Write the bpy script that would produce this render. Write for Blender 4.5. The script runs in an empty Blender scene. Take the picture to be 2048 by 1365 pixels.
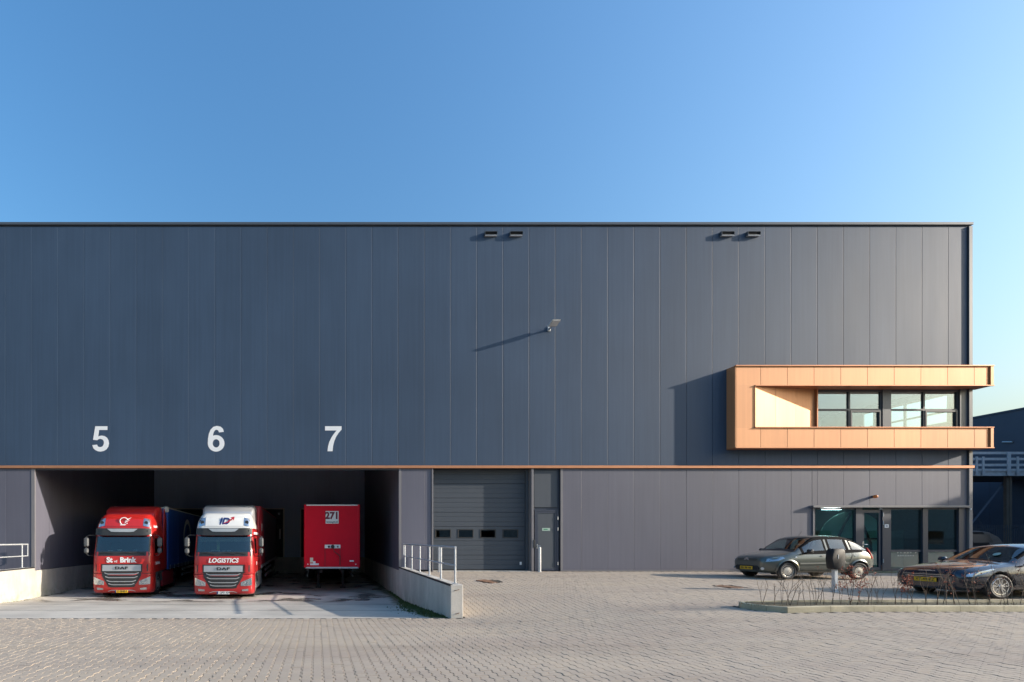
import bpy, bmesh, math, random
import numpy as np
from mathutils import Vector, Matrix

# ------------------------------------------------------------------ camera, sky, sun, exposure
SC = bpy.context.scene
COL = SC.collection
R = math.radians
random.seed(7)
EYE, DIST = 1.34, 21.3            # eye height, distance from lens to facade (facade plane is Y = 0)

cam_d = bpy.data.cameras.new('camera')
cam_d.sensor_width = 36.0
cam_d.lens = 1014.0 / 2048.0 * 36.0
cam_d.shift_x = 389.0 / 2048.0    # architectural shift lens
cam_d.shift_y = 396.5 / 2048.0
cam_d.clip_start, cam_d.clip_end = 0.1, 6000.0
cam = bpy.data.objects.new('camera', cam_d)
cam.location = (0.0, -DIST, EYE)
cam.rotation_euler = (R(90), 0, 0)
COL.objects.link(cam)
SC.camera = cam

SUN_TO = Vector((4.95, -1.0, 1.62)).normalized()
SUN_EL = math.asin(SUN_TO.z)
SUN_AZ = math.atan2(SUN_TO.x, SUN_TO.y)      # from +Y towards +X

world = bpy.data.worlds.new('World')
SC.world = world
world.use_nodes = True
wn, wl = world.node_tree.nodes, world.node_tree.links
wn.clear()
sky = wn.new('ShaderNodeTexSky')
sky.sky_type = 'NISHITA'
sky.sun_disc = False
sky.sun_elevation = SUN_EL
sky.sun_rotation = SUN_AZ
sky.altitude = 0
sky.air_density = 1.8
sky.dust_density = 5.0
sky.ozone_density = 7.0
bg = wn.new('ShaderNodeBackground')
bg.inputs['Strength'].default_value = 0.15
wo = wn.new('ShaderNodeOutputWorld')
sat = wn.new('ShaderNodeHueSaturation')
sat.inputs['Saturation'].default_value = 1.09
wl.new(sky.outputs[0], sat.inputs['Color'])
wl.new(sat.outputs[0], bg.inputs[0])
wl.new(bg.outputs[0], wo.inputs[0])

sun_d = bpy.data.lights.new('sun', 'SUN')
sun_d.energy = 3.3
sun_d.angle = R(0.5)
sun_d.color = (1.0, 0.89, 0.76)
sun = bpy.data.objects.new('sun', sun_d)
sun.rotation_euler = SUN_TO.to_track_quat('Z', 'Y').to_euler()
sun.location = (60, -20, 40)
COL.objects.link(sun)

SC.view_settings.view_transform = 'Standard'
SC.view_settings.look = 'None'
SC.view_settings.gamma = 1.0
SC.view_settings.exposure = 1.06
SC.view_settings.use_curve_mapping = False
SC.render.engine = 'CYCLES'
SC.cycles.use_denoising = True
SC.cycles.max_bounces = 12
SC.cycles.diffuse_bounces = 8
SC.cycles.transparent_max_bounces = 12
SC.cycles.caustics_reflective = False
SC.cycles.caustics_refractive = False

# ------------------------------------------------------------------ helpers: materials
def _nodes(name):
    m = bpy.data.materials.new(name)
    m.use_nodes = True
    n, l = m.node_tree.nodes, m.node_tree.links
    return m, n, l, n['Principled BSDF']

def ramp(n, stops):
    r = n.new('ShaderNodeValToRGB')
    e = r.color_ramp.elements
    while len(e) < len(stops):
        e.new(0.5)
    for k, (p, c) in enumerate(stops):
        e[k].position = p
        e[k].color = (c, c, c, 1) if not isinstance(c, tuple) else (*c, 1)
    return r

def mul(n, l, a, b, fac=1.0, mode='MULTIPLY'):
    x = n.new('ShaderNodeMix')
    x.data_type = 'RGBA'
    x.blend_type = mode
    for s, v in ((x.inputs[6], a), (x.inputs[7], b)):
        if isinstance(v, tuple):
            s.default_value = (*v[:3], 1)
        else:
            l.new(v, s)
    if isinstance(fac, (int, float)):
        x.inputs[0].default_value = fac
    else:
        l.new(fac, x.inputs[0])
    return x.outputs[2]

def noise(n, l, vec, scale, detail=4, rough=0.55):
    t = n.new('ShaderNodeTexNoise')
    t.inputs['Scale'].default_value = scale
    t.inputs['Detail'].default_value = detail
    t.inputs['Roughness'].default_value = rough
    l.new(vec, t.inputs['Vector'])
    return t.outputs['Fac']

def mapped(n, l, vec, scale=(1, 1, 1), loc=(0, 0, 0), rot=(0, 0, 0)):
    m = n.new('ShaderNodeMapping')
    m.inputs['Scale'].default_value = scale
    m.inputs['Location'].default_value = loc
    m.inputs['Rotation'].default_value = rot
    l.new(vec, m.inputs['Vector'])
    return m.outputs[0]

def position(n):
    return n.new('ShaderNodeNewGeometry').outputs['Position']

def M(name, col, rough=0.5, metal=0.0, var=0.06, scale=3.0, stretch=(1, 1, 1), bump=0.0, bscale=40.0,
      coat=0.0, spec=0.5, objvar=0.0, rvar=0.0, emit=0.0, coat_rough=0.05):
    m, n, l, b = _nodes(name)
    b.inputs['Roughness'].default_value = rough
    b.inputs['Metallic'].default_value = metal
    b.inputs['Specular IOR Level'].default_value = spec
    b.inputs['Coat Weight'].default_value = coat
    b.inputs['Coat Roughness'].default_value = coat_rough
    out = None
    if var > 0 or rvar > 0 or bump > 0:
        vec = mapped(n, l, n.new('ShaderNodeTexCoord').outputs['Object'], stretch)
    if var > 0:
        f = noise(n, l, vec, scale)
        r = ramp(n, [(0.3, 1 - var), (0.7, 1 + var)])
        l.new(f, r.inputs[0])
        out = mul(n, l, tuple(col), r.outputs[0])
    if objvar > 0:
        oi = n.new('ShaderNodeObjectInfo')
        r = ramp(n, [(0.0, 1 - objvar), (1.0, 1 + objvar)])
        l.new(oi.outputs['Random'], r.inputs[0])
        out = mul(n, l, out if out is not None else tuple(col), r.outputs[0])
    if out is not None:
        l.new(out, b.inputs['Base Color'])
    else:
        b.inputs['Base Color'].default_value = (*col, 1)
    if rvar > 0:
        f = noise(n, l, vec, scale * 2.3)
        mr = n.new('ShaderNodeMapRange')
        mr.inputs[3].default_value = max(0.02, rough - rvar)
        mr.inputs[4].default_value = min(1, rough + rvar)
        l.new(f, mr.inputs[0])
        l.new(mr.outputs[0], b.inputs['Roughness'])
    if bump > 0:
        bp = n.new('ShaderNodeBump')
        bp.inputs['Strength'].default_value = bump
        bp.inputs['Distance'].default_value = 0.01
        l.new(noise(n, l, vec, bscale, 3), bp.inputs['Height'])
        l.new(bp.outputs[0], b.inputs['Normal'])
    if emit > 0:
        b.inputs['Emission Color'].default_value = (*col, 1)
        b.inputs['Emission Strength'].default_value = emit
    return m

def glass(name, tint, gloss=0.12, rough=0.02):
    """window glass: lets tinted light through and mirrors the surroundings by angle"""
    m, n, l, b = _nodes(name)
    n.remove(b)
    tr = n.new('ShaderNodeBsdfTransparent')
    tr.inputs[0].default_value = (*tint, 1)
    gl = n.new('ShaderNodeBsdfGlossy')
    gl.inputs[0].default_value = (1, 1, 1, 1)
    gl.inputs['Roughness'].default_value = rough
    lw0 = n.new('ShaderNodeLayerWeight')
    lw0.inputs[0].default_value = 0.5
    lw = n.new('ShaderNodeMath')
    lw.operation = 'POWER'
    lw.inputs[1].default_value = 4.0
    l.new(lw0.outputs['Facing'], lw.inputs[0])
    mr = n.new('ShaderNodeMapRange')
    mr.inputs[1].default_value, mr.inputs[2].default_value = 0.0, 1.0
    mr.inputs[3].default_value, mr.inputs[4].default_value = gloss, 1.0
    l.new(lw.outputs[0], mr.inputs[0])
    # gentle unevenness of the pane so that mirror images wobble
    bp = n.new('ShaderNodeBump')
    bp.inputs['Strength'].default_value = 0.03
    bp.inputs['Distance'].default_value = 0.02
    l.new(noise(n, l, n.new('ShaderNodeTexCoord').outputs['Object'], 1.3, 1), bp.inputs['Height'])
    l.new(bp.outputs[0], gl.inputs['Normal'])
    mx = n.new('ShaderNodeMixShader')
    l.new(mr.outputs[0], mx.inputs[0])
    l.new(tr.outputs[0], mx.inputs[1])
    l.new(gl.outputs[0], mx.inputs[2])
    l.new(mx.outputs[0], n['Material Output'].inputs[0])
    return m

# ------------------------------------------------------------------ helpers: meshes
class MB:
    """collects shapes for ONE mesh object"""
    def __init__(s):
        s.v, s.f, s.m = [], [], []
    def add(s, verts, faces, mi=0):
        o = len(s.v)
        s.v += [tuple(p) for p in verts]
        s.f += [tuple(i + o for i in f) for f in faces]
        s.m += [mi] * len(faces)
        return s
    def box(s, x0, x1, y0, y1, z0, z1, c=0.0, mi=0):
        if c <= 0:
            v = [(x, y, z) for x in (x0, x1) for y in (y0, y1) for z in (z0, z1)]
            f = [(0, 1, 3, 2), (4, 6, 7, 5), (0, 4, 5, 1), (2, 3, 7, 6), (0, 2, 6, 4), (1, 5, 7, 3)]
            return s.add(v, f, mi)
        bm = bmesh.new()
        bmesh.ops.create_cube(bm, size=1.0)
        for p in bm.verts:
            p.co = Vector((x0 + (p.co.x + .5) * (x1 - x0), y0 + (p.co.y + .5) * (y1 - y0), z0 + (p.co.z + .5) * (z1 - z0)))
        c = min(c, .45 * min(abs(x1 - x0), abs(y1 - y0), abs(z1 - z0)))
        bmesh.ops.bevel(bm, geom=bm.edges[:], offset=c, segments=1, affect='EDGES')
        return s.bm(bm, mi)
    def bm(s, bm, mi=0):
        bm.verts.index_update()
        s.add([p.co[:] for p in bm.verts], [[p.index for p in f.verts] for f in bm.faces], mi)
        bm.free()
        return s
    def prism(s, poly, axis, a, b, mi=0):
        """closed polygon (two coords) extruded along an axis from a to b"""
        n = len(poly)
        def P(p, t):
            return {'x': (t, p[0], p[1]), 'y': (p[0], t, p[1]), 'z': (p[0], p[1], t)}[axis]
        v = [P(p, a) for p in poly] + [P(p, b) for p in poly]
        f = [tuple(range(n)), tuple(range(2 * n - 1, n - 1, -1))]
        f += [(i, i + n, (i + 1) % n + n, (i + 1) % n) for i in range(n)]
        return s.add(v, f, mi)
    def tube(s, pts, r, n=8, caps=True, mi=0, r1=None):
        pts = [Vector(p) for p in pts]
        rings = []
        up = Vector((0, 0, 1))
        for i, p in enumerate(pts):
            d = (pts[min(i + 1, len(pts) - 1)] - pts[max(i - 1, 0)]).normalized()
            a = d.cross(up)
            if a.length < 1e-3:
                a = d.cross(Vector((0, 1, 0)))
            a.normalize()
            b = d.cross(a)
            rr = r if r1 is None else r + (r1 - r) * i / (len(pts) - 1)
            rings.append([p + (a * math.cos(t) + b * math.sin(t)) * rr for t in [2 * math.pi * k / n for k in range(n)]])
        v = [q for g in rings for q in g]
        f = []
        for i in range(len(rings) - 1):
            for k in range(n):
                f.append((i * n + k, i * n + (k + 1) % n, (i + 1) * n + (k + 1) % n, (i + 1) * n + k))
        if caps:
            f += [tuple(range(n - 1, -1, -1)), tuple(range(len(v) - n, len(v)))]
        return s.add(v, f, mi)
    def lathe(s, prof, c, axis='x', n=24, mi=0):
        """prof: (radius, offset along axis)"""
        v, f = [], []
        for r, o in prof:
            for k in range(n):
                t = 2 * math.pi * k / n
                a, b = r * math.cos(t), r * math.sin(t)
                v.append({'x': (c[0] + o, c[1] + a, c[2] + b), 'y': (c[0] + a, c[1] + o, c[2] + b), 'z': (c[0] + a, c[1] + b, c[2] + o)}[axis])
        for i in range(len(prof) - 1):
            for k in range(n):
                f.append((i * n + k, i * n + (k + 1) % n, (i + 1) * n + (k + 1) % n, (i + 1) * n + k))
        f += [tuple(range(n)), tuple(range(len(v) - 1, len(v) - n - 1, -1))]
        return s.add(v, f, mi)
    def loft(s, rings, cap=True, mi=0, closed=True):
        n = len(rings[0])
        v = [p for g in rings for p in g]
        f = []
        for i in range(len(rings) - 1):
            for k in range(n if closed else n - 1):
                f.append((i * n + k, i * n + (k + 1) % n, (i + 1) * n + (k + 1) % n, (i + 1) * n + k))
        if cap:
            f += [tuple(range(n - 1, -1, -1)), tuple(range(len(v) - n, len(v)))]
        return s.add(v, f, mi)
    def mesh(s, name, mats, smooth=False, angle=35):
        me = bpy.data.meshes.new(name)
        me.from_pydata(s.v, [], s.f)
        for m in mats if isinstance(mats, (list, tuple)) else [mats]:
            me.materials.append(m)
        if any(s.m):
            me.polygons.foreach_set('material_index', s.m)
        bm = bmesh.new()
        bm.from_mesh(me)
        bmesh.ops.recalc_face_normals(bm, faces=bm.faces[:])
        if smooth:
            for f in bm.faces:
                f.smooth = True
            for e in bm.edges:
                e.smooth = not (len(e.link_faces) == 2 and e.calc_face_angle(0) > R(angle))
        bm.to_mesh(me)
        bm.free()
        return me

def link(name, data, parent=None, loc=None, rot=None):
    o = bpy.data.objects.new(name, data)
    COL.objects.link(o)
    if parent is not None:
        o.parent = parent
    if loc is not None:
        o.location = loc
    if rot is not None:
        o.rotation_euler = rot
    return o

def obj(name, mb, mats, parent=None, loc=None, rot=None, smooth=False, angle=35):
    return link(name, mb.mesh(name, mats, smooth, angle), parent, loc, rot)

def box(name, b, mat, parent=None, c=0.0):
    return obj(name, MB().box(*b, c=c), mat, parent)

def tag(o, label, cat, group=None):
    o['label'] = label
    o['category'] = cat
    if group:
        o['group'] = group
    return o

def thing(name, label, cat, loc=(0, 0, 0), rot=(0, 0, 0), group=None):
    return tag(link(name, None, None, loc, rot), label, cat, group)

def structure(o, label=None, cat=None):
    o['kind'] = 'structure'
    if label:
        o['label'] = label
    if cat:
        o['category'] = cat
    return o

def copy_tree(o, parent=None):
    c = o.copy()
    COL.objects.link(c)
    c.parent = parent
    for ch in list(o.children):
        copy_tree(ch, c)
    return c

_dg_texts = {}
def text_mesh(s, size, mat, bold=0.0, shear=0.0, sx=1.0, ext=0.003, spacing=1.0, align='CENTER'):
    key = (s, size, mat.name, bold, shear, sx, ext, spacing, align)
    if key in _dg_texts:
        return _dg_texts[key]
    c = bpy.data.curves.new('lettering', 'FONT')
    c.body, c.size, c.offset, c.shear, c.extrude = s, size, bold * size, shear, ext
    c.resolution_u = 4
    c.space_character = spacing
    c.align_x, c.align_y = align, 'CENTER'
    o = bpy.data.objects.new('lettering_tmp', c)
    COL.objects.link(o)
    dg = bpy.context.evaluated_depsgraph_get()
    me = bpy.data.meshes.new_from_object(o.evaluated_get(dg))
    bpy.data.objects.remove(o)
    bpy.data.curves.remove(c)
    if sx != 1.0:
        me.transform(Matrix.Diagonal((sx, 1, 1, 1)))
    me.materials.clear()
    me.materials.append(mat)
    _dg_texts[key] = me
    return me

def lettering(name, s, size, mat, parent, loc, rot=(R(90), 0, 0), **k):
    return link(name, text_mesh(s, size, mat, **k), parent, loc, rot)

FACE_FRONT = (R(90), 0, 0)
FACE_RIGHT = (R(90), 0, R(90))
def PX(p):
    return (p - 635.0) / 47.6
def PZ(p):
    return EYE + (1079.0 - p) / 47.6
# ------------------------------------------------------------------ materials
def wall_mat(name, col, rough, streak=0.05, objvar=0.03, metal=0.0, spec=0.5):
    """coated steel panel: faint vertical drawing streaks, dust, one tone for each sheet"""
    m, n, l, b = _nodes(name)
    pos = position(n)
    f1 = noise(n, l, mapped(n, l, pos, (9, 9, 0.25)), 1.0, 3)
    f2 = noise(n, l, mapped(n, l, pos, (0.35, 0.35, 0.2)), 1.0, 4)
    r1 = ramp(n, [(0.3, 1 - streak), (0.7, 1 + streak)])
    r2 = ramp(n, [(0.3, 1 - streak * 1.6), (0.7, 1 + streak * 1.6)])
    l.new(f1, r1.inputs[0]); l.new(f2, r2.inputs[0])
    c = mul(n, l, tuple(col), r1.outputs[0])
    c = mul(n, l, c, r2.outputs[0])
    oi = n.new('ShaderNodeObjectInfo')
    r3 = ramp(n, [(0.0, 1 - objvar), (1.0, 1 + objvar)])
    l.new(oi.outputs['Random'], r3.inputs[0])
    c = mul(n, l, c, r3.outputs[0])
    l.new(c, b.inputs['Base Color'])
    b.inputs['Metallic'].default_value = metal
    b.inputs['Specular IOR Level'].default_value = spec
    mr = n.new('ShaderNodeMapRange')
    mr.inputs[3].default_value, mr.inputs[4].default_value = rough - 0.05, rough + 0.05
    l.new(noise(n, l, mapped(n, l, pos, (2, 2, 0.3)), 1.0, 3), mr.inputs[0])
    l.new(mr.outputs[0], b.inputs['Roughness'])
    bp = n.new('ShaderNodeBump')
    bp.inputs['Strength'].default_value = 0.25
    bp.inputs['Distance'].default_value = 0.004
    l.new(noise(n, l, mapped(n, l, pos, (0.9, 0.9, 0.35)), 1.0, 2), bp.inputs['Height'])
    l.new(bp.outputs[0], b.inputs['Normal'])
    return m

def concrete_mat(name, col, stain=0.35, drips=0.0, scale=1.0, damp=False, tint=(0.25, 0.27, 0.18)):
    m, n, l, b = _nodes(name)
    pos = position(n)
    big = ramp(n, [(0.35, 1 - stain), (0.62, 1.0)])
    l.new(noise(n, l, mapped(n, l, pos, (0.45 * scale,) * 3), 1.0, 7, 0.62), big.inputs[0])
    fine = ramp(n, [(0.3, 0.9), (0.7, 1.06)])
    l.new(noise(n, l, pos, 22, 5, 0.7), fine.inputs[0])
    c = mul(n, l, tuple(col), big.outputs[0])
    c = mul(n, l, c, fine.outputs[0])
    if drips > 0:
        d = ramp(n, [(0.42, 1 - drips), (0.6, 1.0)])
        l.new(noise(n, l, mapped(n, l, pos, (1.3, 1.3, 0.35)), 1.0, 6, 0.65), d.inputs[0])
        c = mul(n, l, c, d.outputs[0])
        # algae creeping up from the foot
        sx = n.new('ShaderNodeSeparateXYZ'); l.new(pos, sx.inputs[0])
        gr = n.new('ShaderNodeMapRange')
        gr.inputs[1].default_value, gr.inputs[2].default_value = -0.55, -1.15
        l.new(sx.outputs[2], gr.inputs[0])
        nm = ramp(n, [(0.45, 0.0), (0.65, 0.8)])
        l.new(noise(n, l, pos, 3.0, 5, 0.7), nm.inputs[0])
        mm = n.new('ShaderNodeMath'); mm.operation = 'MULTIPLY'
        l.new(gr.outputs[0], mm.inputs[0]); l.new(nm.outputs[0], mm.inputs[1])
        c = mul(n, l, c, tint, mm.outputs[0], 'MIX')
    wet = None
    if damp:
        sp = n.new('ShaderNodeSeparateXYZ'); l.new(pos, sp.inputs[0])
        # puddles that stay on the low part of the floor
        my = n.new('ShaderNodeMapRange'); my.interpolation_type = 'SMOOTHSTEP'
        my.inputs[1].default_value, my.inputs[2].default_value = -2.6, -0.9
        l.new(sp.outputs[1], my.inputs[0])
        pn = ramp(n, [(0.44, 1.0), (0.50, 0.0)])
        l.new(noise(n, l, mapped(n, l, pos, (0.55, 0.8, 0.5), (3.1, 0.4, 0)), 1.0, 5, 0.55), pn.inputs[0])
        wm = n.new('ShaderNodeMath'); wm.operation = 'MULTIPLY'
        l.new(my.outputs[0], wm.inputs[0]); l.new(pn.outputs[0], wm.inputs[1])
        wet = wm.outputs[0]
        c = mul(n, l, c, mul(n, l, c, (0.48, 0.46, 0.44)), wet, 'MIX')
        # algae on the strip along the right wall
        mx_ = n.new('ShaderNodeMapRange')
        mx_.inputs[1].default_value, mx_.inputs[2].default_value = 2.2, 3.35
        l.new(sp.outputs[0], mx_.inputs[0])
        an = n.new('ShaderNodeMath'); an.operation = 'ADD'
        l.new(mx_.outputs[0], an.inputs[0])
        l.new(noise(n, l, mapped(n, l, pos, (1.6, 0.7, 1)), 1.0, 6, 0.7), an.inputs[1])
        ar_ = ramp(n, [(0.52, 0.0), (0.66, 0.9)])
        hv = n.new('ShaderNodeMath'); hv.operation = 'MULTIPLY'; hv.inputs[1].default_value = 0.5
        l.new(an.outputs[0], hv.inputs[0]); l.new(hv.outputs[0], ar_.inputs[0])
        c = mul(n, l, c, (0.075, 0.085, 0.035), ar_.outputs[0], 'MIX')
    l.new(c, b.inputs['Base Color'])
    b.inputs['Roughness'].default_value = 0.85
    if damp:
        w = ramp(n, [(0.0, 0.85), (1.0, 0.22)])
        l.new(wet, w.inputs[0])
        l.new(w.outputs[0], b.inputs['Roughness'])
    bp = n.new('ShaderNodeBump')
    bp.inputs['Strength'].default_value = 0.35
    bp.inputs['Distance'].default_value = 0.004
    l.new(noise(n, l, pos, 45, 4, 0.7), bp.inputs['Height'])
    l.new(bp.outputs[0], b.inputs['Normal'])
    return m

def paving_mat(name, col, use_attr):
    m, n, l, b = _nodes(name)
    pos = position(n)
    if use_attr:
        a = n.new('ShaderNodeAttribute'); a.attribute_name = 'tint'
        rnd = a.outputs['Fac']
    else:
        rnd = n.new('ShaderNodeObjectInfo').outputs['Random']
    hue = ramp(n, [(0.0, (0.955, 0.95, 0.96)), (0.35, (0.99, 0.99, 0.99)), (0.7, (1.0, 1.0, 1.0)), (0.9, (1.02, 1.0, 0.98)), (1.0, (1.03, 1.02, 1.01))])
    l.new(rnd, hue.inputs[0])
    c = mul(n, l, tuple(col), hue.outputs[0])
    big = ramp(n, [(0.3, (0.86, 0.84, 0.85)), (0.5, (1.0, 1.0, 1.0)), (0.72, (1.1, 1.09, 1.05))])
    l.new(noise(n, l, mapped(n, l, pos, (0.22, 0.55, 0.3)), 1.0, 5, 0.6), big.inputs[0])
    c = mul(n, l, c, big.outputs[0])
    for rz_, sc_ in ((0.35, (0.10, 1.5, 1)), (-0.15, (0.07, 1.1, 1))):      # rubber and dirt dragged along by wheels
        tr_ = ramp(n, [(0.30, (0.90, 0.895, 0.89)), (0.46, (1.0, 1.0, 1.0))])
        l.new(noise(n, l, mapped(n, l, pos, sc_, (7.3, 1.9, 0), (0, 0, rz_)), 1.0, 4, 0.6), tr_.inputs[0])
        c = mul(n, l, c, tr_.outputs[0])
    fine = ramp(n, [(0.3, 0.86), (0.7, 1.1)])
    l.new(noise(n, l, pos, 60, 4, 0.8), fine.inputs[0])
    c = mul(n, l, c, fine.outputs[0])
    spot = ramp(n, [(0.70, 0.0), (0.78, 0.55)])
    l.new(noise(n, l, pos, 1.7, 4, 0.7), spot.inputs[0])
    c = mul(n, l, c, (0.20, 0.19, 0.14), spot.outputs[0], 'MIX')
    l.new(c, b.inputs['Base Color'])
    b.inputs['Roughness'].default_value = 0.9
    bp = n.new('ShaderNodeBump')
    bp.inputs['Strength'].default_value = 0.5
    bp.inputs['Distance'].default_value = 0.003
    l.new(noise(n, l, pos, 90, 3, 0.7), bp.inputs['Height'])
    l.new(bp.outputs[0], b.inputs['Normal'])
    return m

mt = {}
mt['wall_up'] = wall_mat('anthracite_panel', (0.044, 0.073, 0.122), 0.54, 0.065, spec=0.30)
mt['wall_low'] = wall_mat('warm_grey_panel', (0.122, 0.122, 0.156), 0.50, spec=0.42)
mt['backing'] = M('wall_backing', (0.03, 0.033, 0.04), 0.8)
mt['trim_dark'] = M('anthracite_trim', (0.07, 0.085, 0.105), 0.4, var=0.04)
mt['trim_grey'] = M('grey_trim', (0.20, 0.19, 0.20), 0.4, var=0.04)
mt['copper'] = wall_mat('copper_sheet', (0.57, 0.285, 0.14), 0.54, 0.05, 0.04, 0.40)
mt['copper_trim'] = M('copper_trim', (0.56, 0.25, 0.13), 0.42, 0.5, var=0.05)
mt['numeral'] = M('white_lettering', (0.78, 0.80, 0.82), 0.45, var=0.02)
mt['concrete'] = concrete_mat('concrete_wall', (0.66, 0.62, 0.56), 0.25, 0.16)
mt['slab'] = concrete_mat('dock_slab', (0.58, 0.54, 0.475), 0.28, 0.0, 0.9, damp=True)
mt['slab_edge'] = concrete_mat('slab_edge', (0.52, 0.49, 0.44), 0.15)
mt['pave_mass'] = paving_mat('paving_mass', (0.41, 0.345, 0.278), True)
mt['pave_one'] = paving_mat('paving_single', (0.41, 0.345, 0.278), False)
mt['joint'] = M('joint_sand', (0.045, 0.037, 0.028), 0.95, var=0.25, scale=5)
mt['ground'] = M('far_ground', (0.27, 0.24, 0.21), 0.95, var=0.15, scale=0.4)
mt['kerb'] = concrete_mat('kerb_concrete', (0.52, 0.46, 0.32), 0.35, 0.0, 3.0)
mt['soil'] = M('bed_soil', (0.085, 0.075, 0.045), 0.95, var=0.4, scale=8, bump=0.8, bscale=25)
mt['moss'] = M('moss', (0.055, 0.075, 0.02), 0.95, var=0.4, scale=20)
mt['galv'] = M('galvanised_steel', (0.52, 0.54, 0.56), 0.45, 0.3, var=0.12, scale=12, rvar=0.1)
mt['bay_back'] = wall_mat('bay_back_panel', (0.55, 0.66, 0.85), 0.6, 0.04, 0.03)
mt['galv_d'] = M('dull_galvanised', (0.46, 0.47, 0.50), 0.6, 0.0, var=0.15, scale=4)
mt['galv_b'] = M('painted_steel_white', (0.68, 0.66, 0.62), 0.45, 0.0, var=0.08, scale=8)
mt['frame'] = M('window_frame', (0.055, 0.062, 0.075), 0.38, var=0.04)
mt['frame_b'] = M('frame_blue_grey', (0.038, 0.048, 0.075), 0.4, var=0.04)
mt['glass'] = glass('entrance_glass', (0.55, 0.78, 0.78), 0.13)
mt['glass_up'] = glass('office_glass', (0.80, 0.95, 0.97), 0.20)
mt['glass_car'] = glass('car_glass', (0.42, 0.55, 0.56), 0.13)
mt['glass_truck'] = glass('truck_glass', (0.50, 0.60, 0.62), 0.10)
mt['glass_dark'] = glass('dark_glass', (0.16, 0.19, 0.2), 0.16)
mt['lens'] = glass('lamp_lens', (0.86, 0.9, 0.92), 0.2)
mt['room'] = M('room_paint', (0.62, 0.62, 0.60), 0.8, var=0.03)
mt['room_dark'] = M('room_floor', (0.14, 0.14, 0.14), 0.7)
mt['white'] = M('white_paint', (0.75, 0.75, 0.73), 0.45, var=0.04)
mt['door_dark'] = wall_mat('roller_door', (0.052, 0.064, 0.082), 0.55, 0.03, 0.02)
mt['black'] = M('black_rubber', (0.026, 0.026, 0.027), 0.7, var=0.15, scale=6)
mt['plastic'] = M('black_plastic', (0.028, 0.029, 0.031), 0.45, var=0.1)
mt['plastic_g'] = M('grey_plastic', (0.075, 0.08, 0.085), 0.55, var=0.1)
mt['charger'] = M('charger_casing', (0.014, 0.015, 0.018), 0.55, var=0.1, spec=0.3)
mt['chassis'] = M('chassis_dark', (0.022, 0.022, 0.024), 0.75, var=0.3)
mt['chrome'] = M('bright_metal', (0.62, 0.62, 0.63), 0.25, 0.9, var=0.05)
mt['rim'] = M('rim_alloy', (0.50, 0.48, 0.44), 0.38, 0.6, var=0.12, scale=8)
mt['silver'] = M('silver_paint', (0.52, 0.53, 0.55), 0.32, 0.5, var=0.04)
mt['red'] = M('red_paint', (0.50, 0.020, 0.017), 0.34, var=0.13, scale=1.3, rvar=0.08, coat=0.6, coat_rough=0.08)
mt['red2'] = M('red_paint_deep', (0.44, 0.018, 0.020), 0.36, var=0.13, scale=1.3, rvar=0.08, coat=0.6, coat_rough=0.08)
mt['crimson'] = M('crimson_trailer', (0.62, 0.004, 0.022), 0.5, spec=0.2, var=0.06, scale=2, bump=0.03, bscale=3)
mt['crimson_d'] = M('crimson_trim', (0.30, 0.014, 0.03), 0.45, var=0.1)
mt['white_gloss'] = M('white_gloss_paint', (0.74, 0.74, 0.72), 0.28, var=0.03, coat=0.5)
mt['curtain'] = M('blue_tarpaulin', (0.02, 0.09, 0.38), 0.5, var=0.08, scale=2, stretch=(1, 1, 0.2), bump=0.15, bscale=2.0)
mt['dark_side'] = M('dark_trailer_side', (0.10, 0.11, 0.13), 0.4, var=0.1)
mt['maroon'] = M('maroon_side', (0.34, 0.02, 0.035), 0.42, var=0.08)
mt['letter'] = M('decal_white', (0.80, 0.80, 0.80), 0.4, var=0.02)
mt['decal_blue'] = M('decal_blue', (0.015, 0.035, 0.16), 0.4, var=0.02)
mt['decal_red'] = M('decal_red', (0.42, 0.02, 0.04), 0.4, var=0.02)
mt['decal_dark'] = M('decal_dark', (0.02, 0.02, 0.022), 0.4, var=0.02)
mt['letter_d'] = M('decal_maroon', (0.16, 0.01, 0.03), 0.4, var=0.02)
mt['plate'] = M('yellow_plate', (0.78, 0.46, 0.02), 0.4, var=0.03)
mt['amber'] = M('amber_lens', (0.85, 0.22, 0.03), 0.25, var=0.02, coat=0.6)
mt['red_lens'] = M('red_lens', (0.5, 0.03, 0.025), 0.2, var=0.02, coat=0.8)
mt['rust'] = M('rusty_iron', (0.14, 0.075, 0.045), 0.85, var=0.35, scale=9, bump=0.4)
mt['paint_c3'] = M('grey_green_paint', (0.095, 0.105, 0.09), 0.32, 0.2, var=0.02, coat=1.0, coat_rough=0.03)
mt['moulding'] = M('moulding_sunlit_grey', (0.18, 0.185, 0.165), 0.4, var=0.05)  # lighter than the body: paints in the sunlit line of moulding and sill
mt['rubber_trim'] = M('window_rubber', (0.012, 0.012, 0.013), 0.85, var=0.1, spec=0.08)
mt['van_glass'] = M('smoked_van_glass', (0.012, 0.013, 0.015), 0.35, var=0.05, spec=0.15)
mt['paint_blk'] = M('black_blue_paint', (0.011, 0.015, 0.030), 0.25, 0.2, var=0.02, coat=1.0, coat_rough=0.03)
mt['bark'] = M('twig_bark', (0.15, 0.11, 0.08), 0.85, var=0.3, scale=20)
mt['leaf'] = M('dry_leaf', (0.36, 0.09, 0.045), 0.7, var=0.35, scale=15)
mt['nb_wall'] = M('neighbour_cladding', (0.06, 0.07, 0.10), 0.6, var=0.1, scale=0.6)
mt['nb_dark'] = M('neighbour_underside', (0.05, 0.047, 0.048), 0.8, var=0.15)
mt['nb_brown'] = M('neighbour_post', (0.13, 0.10, 0.08), 0.7, var=0.15)
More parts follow.
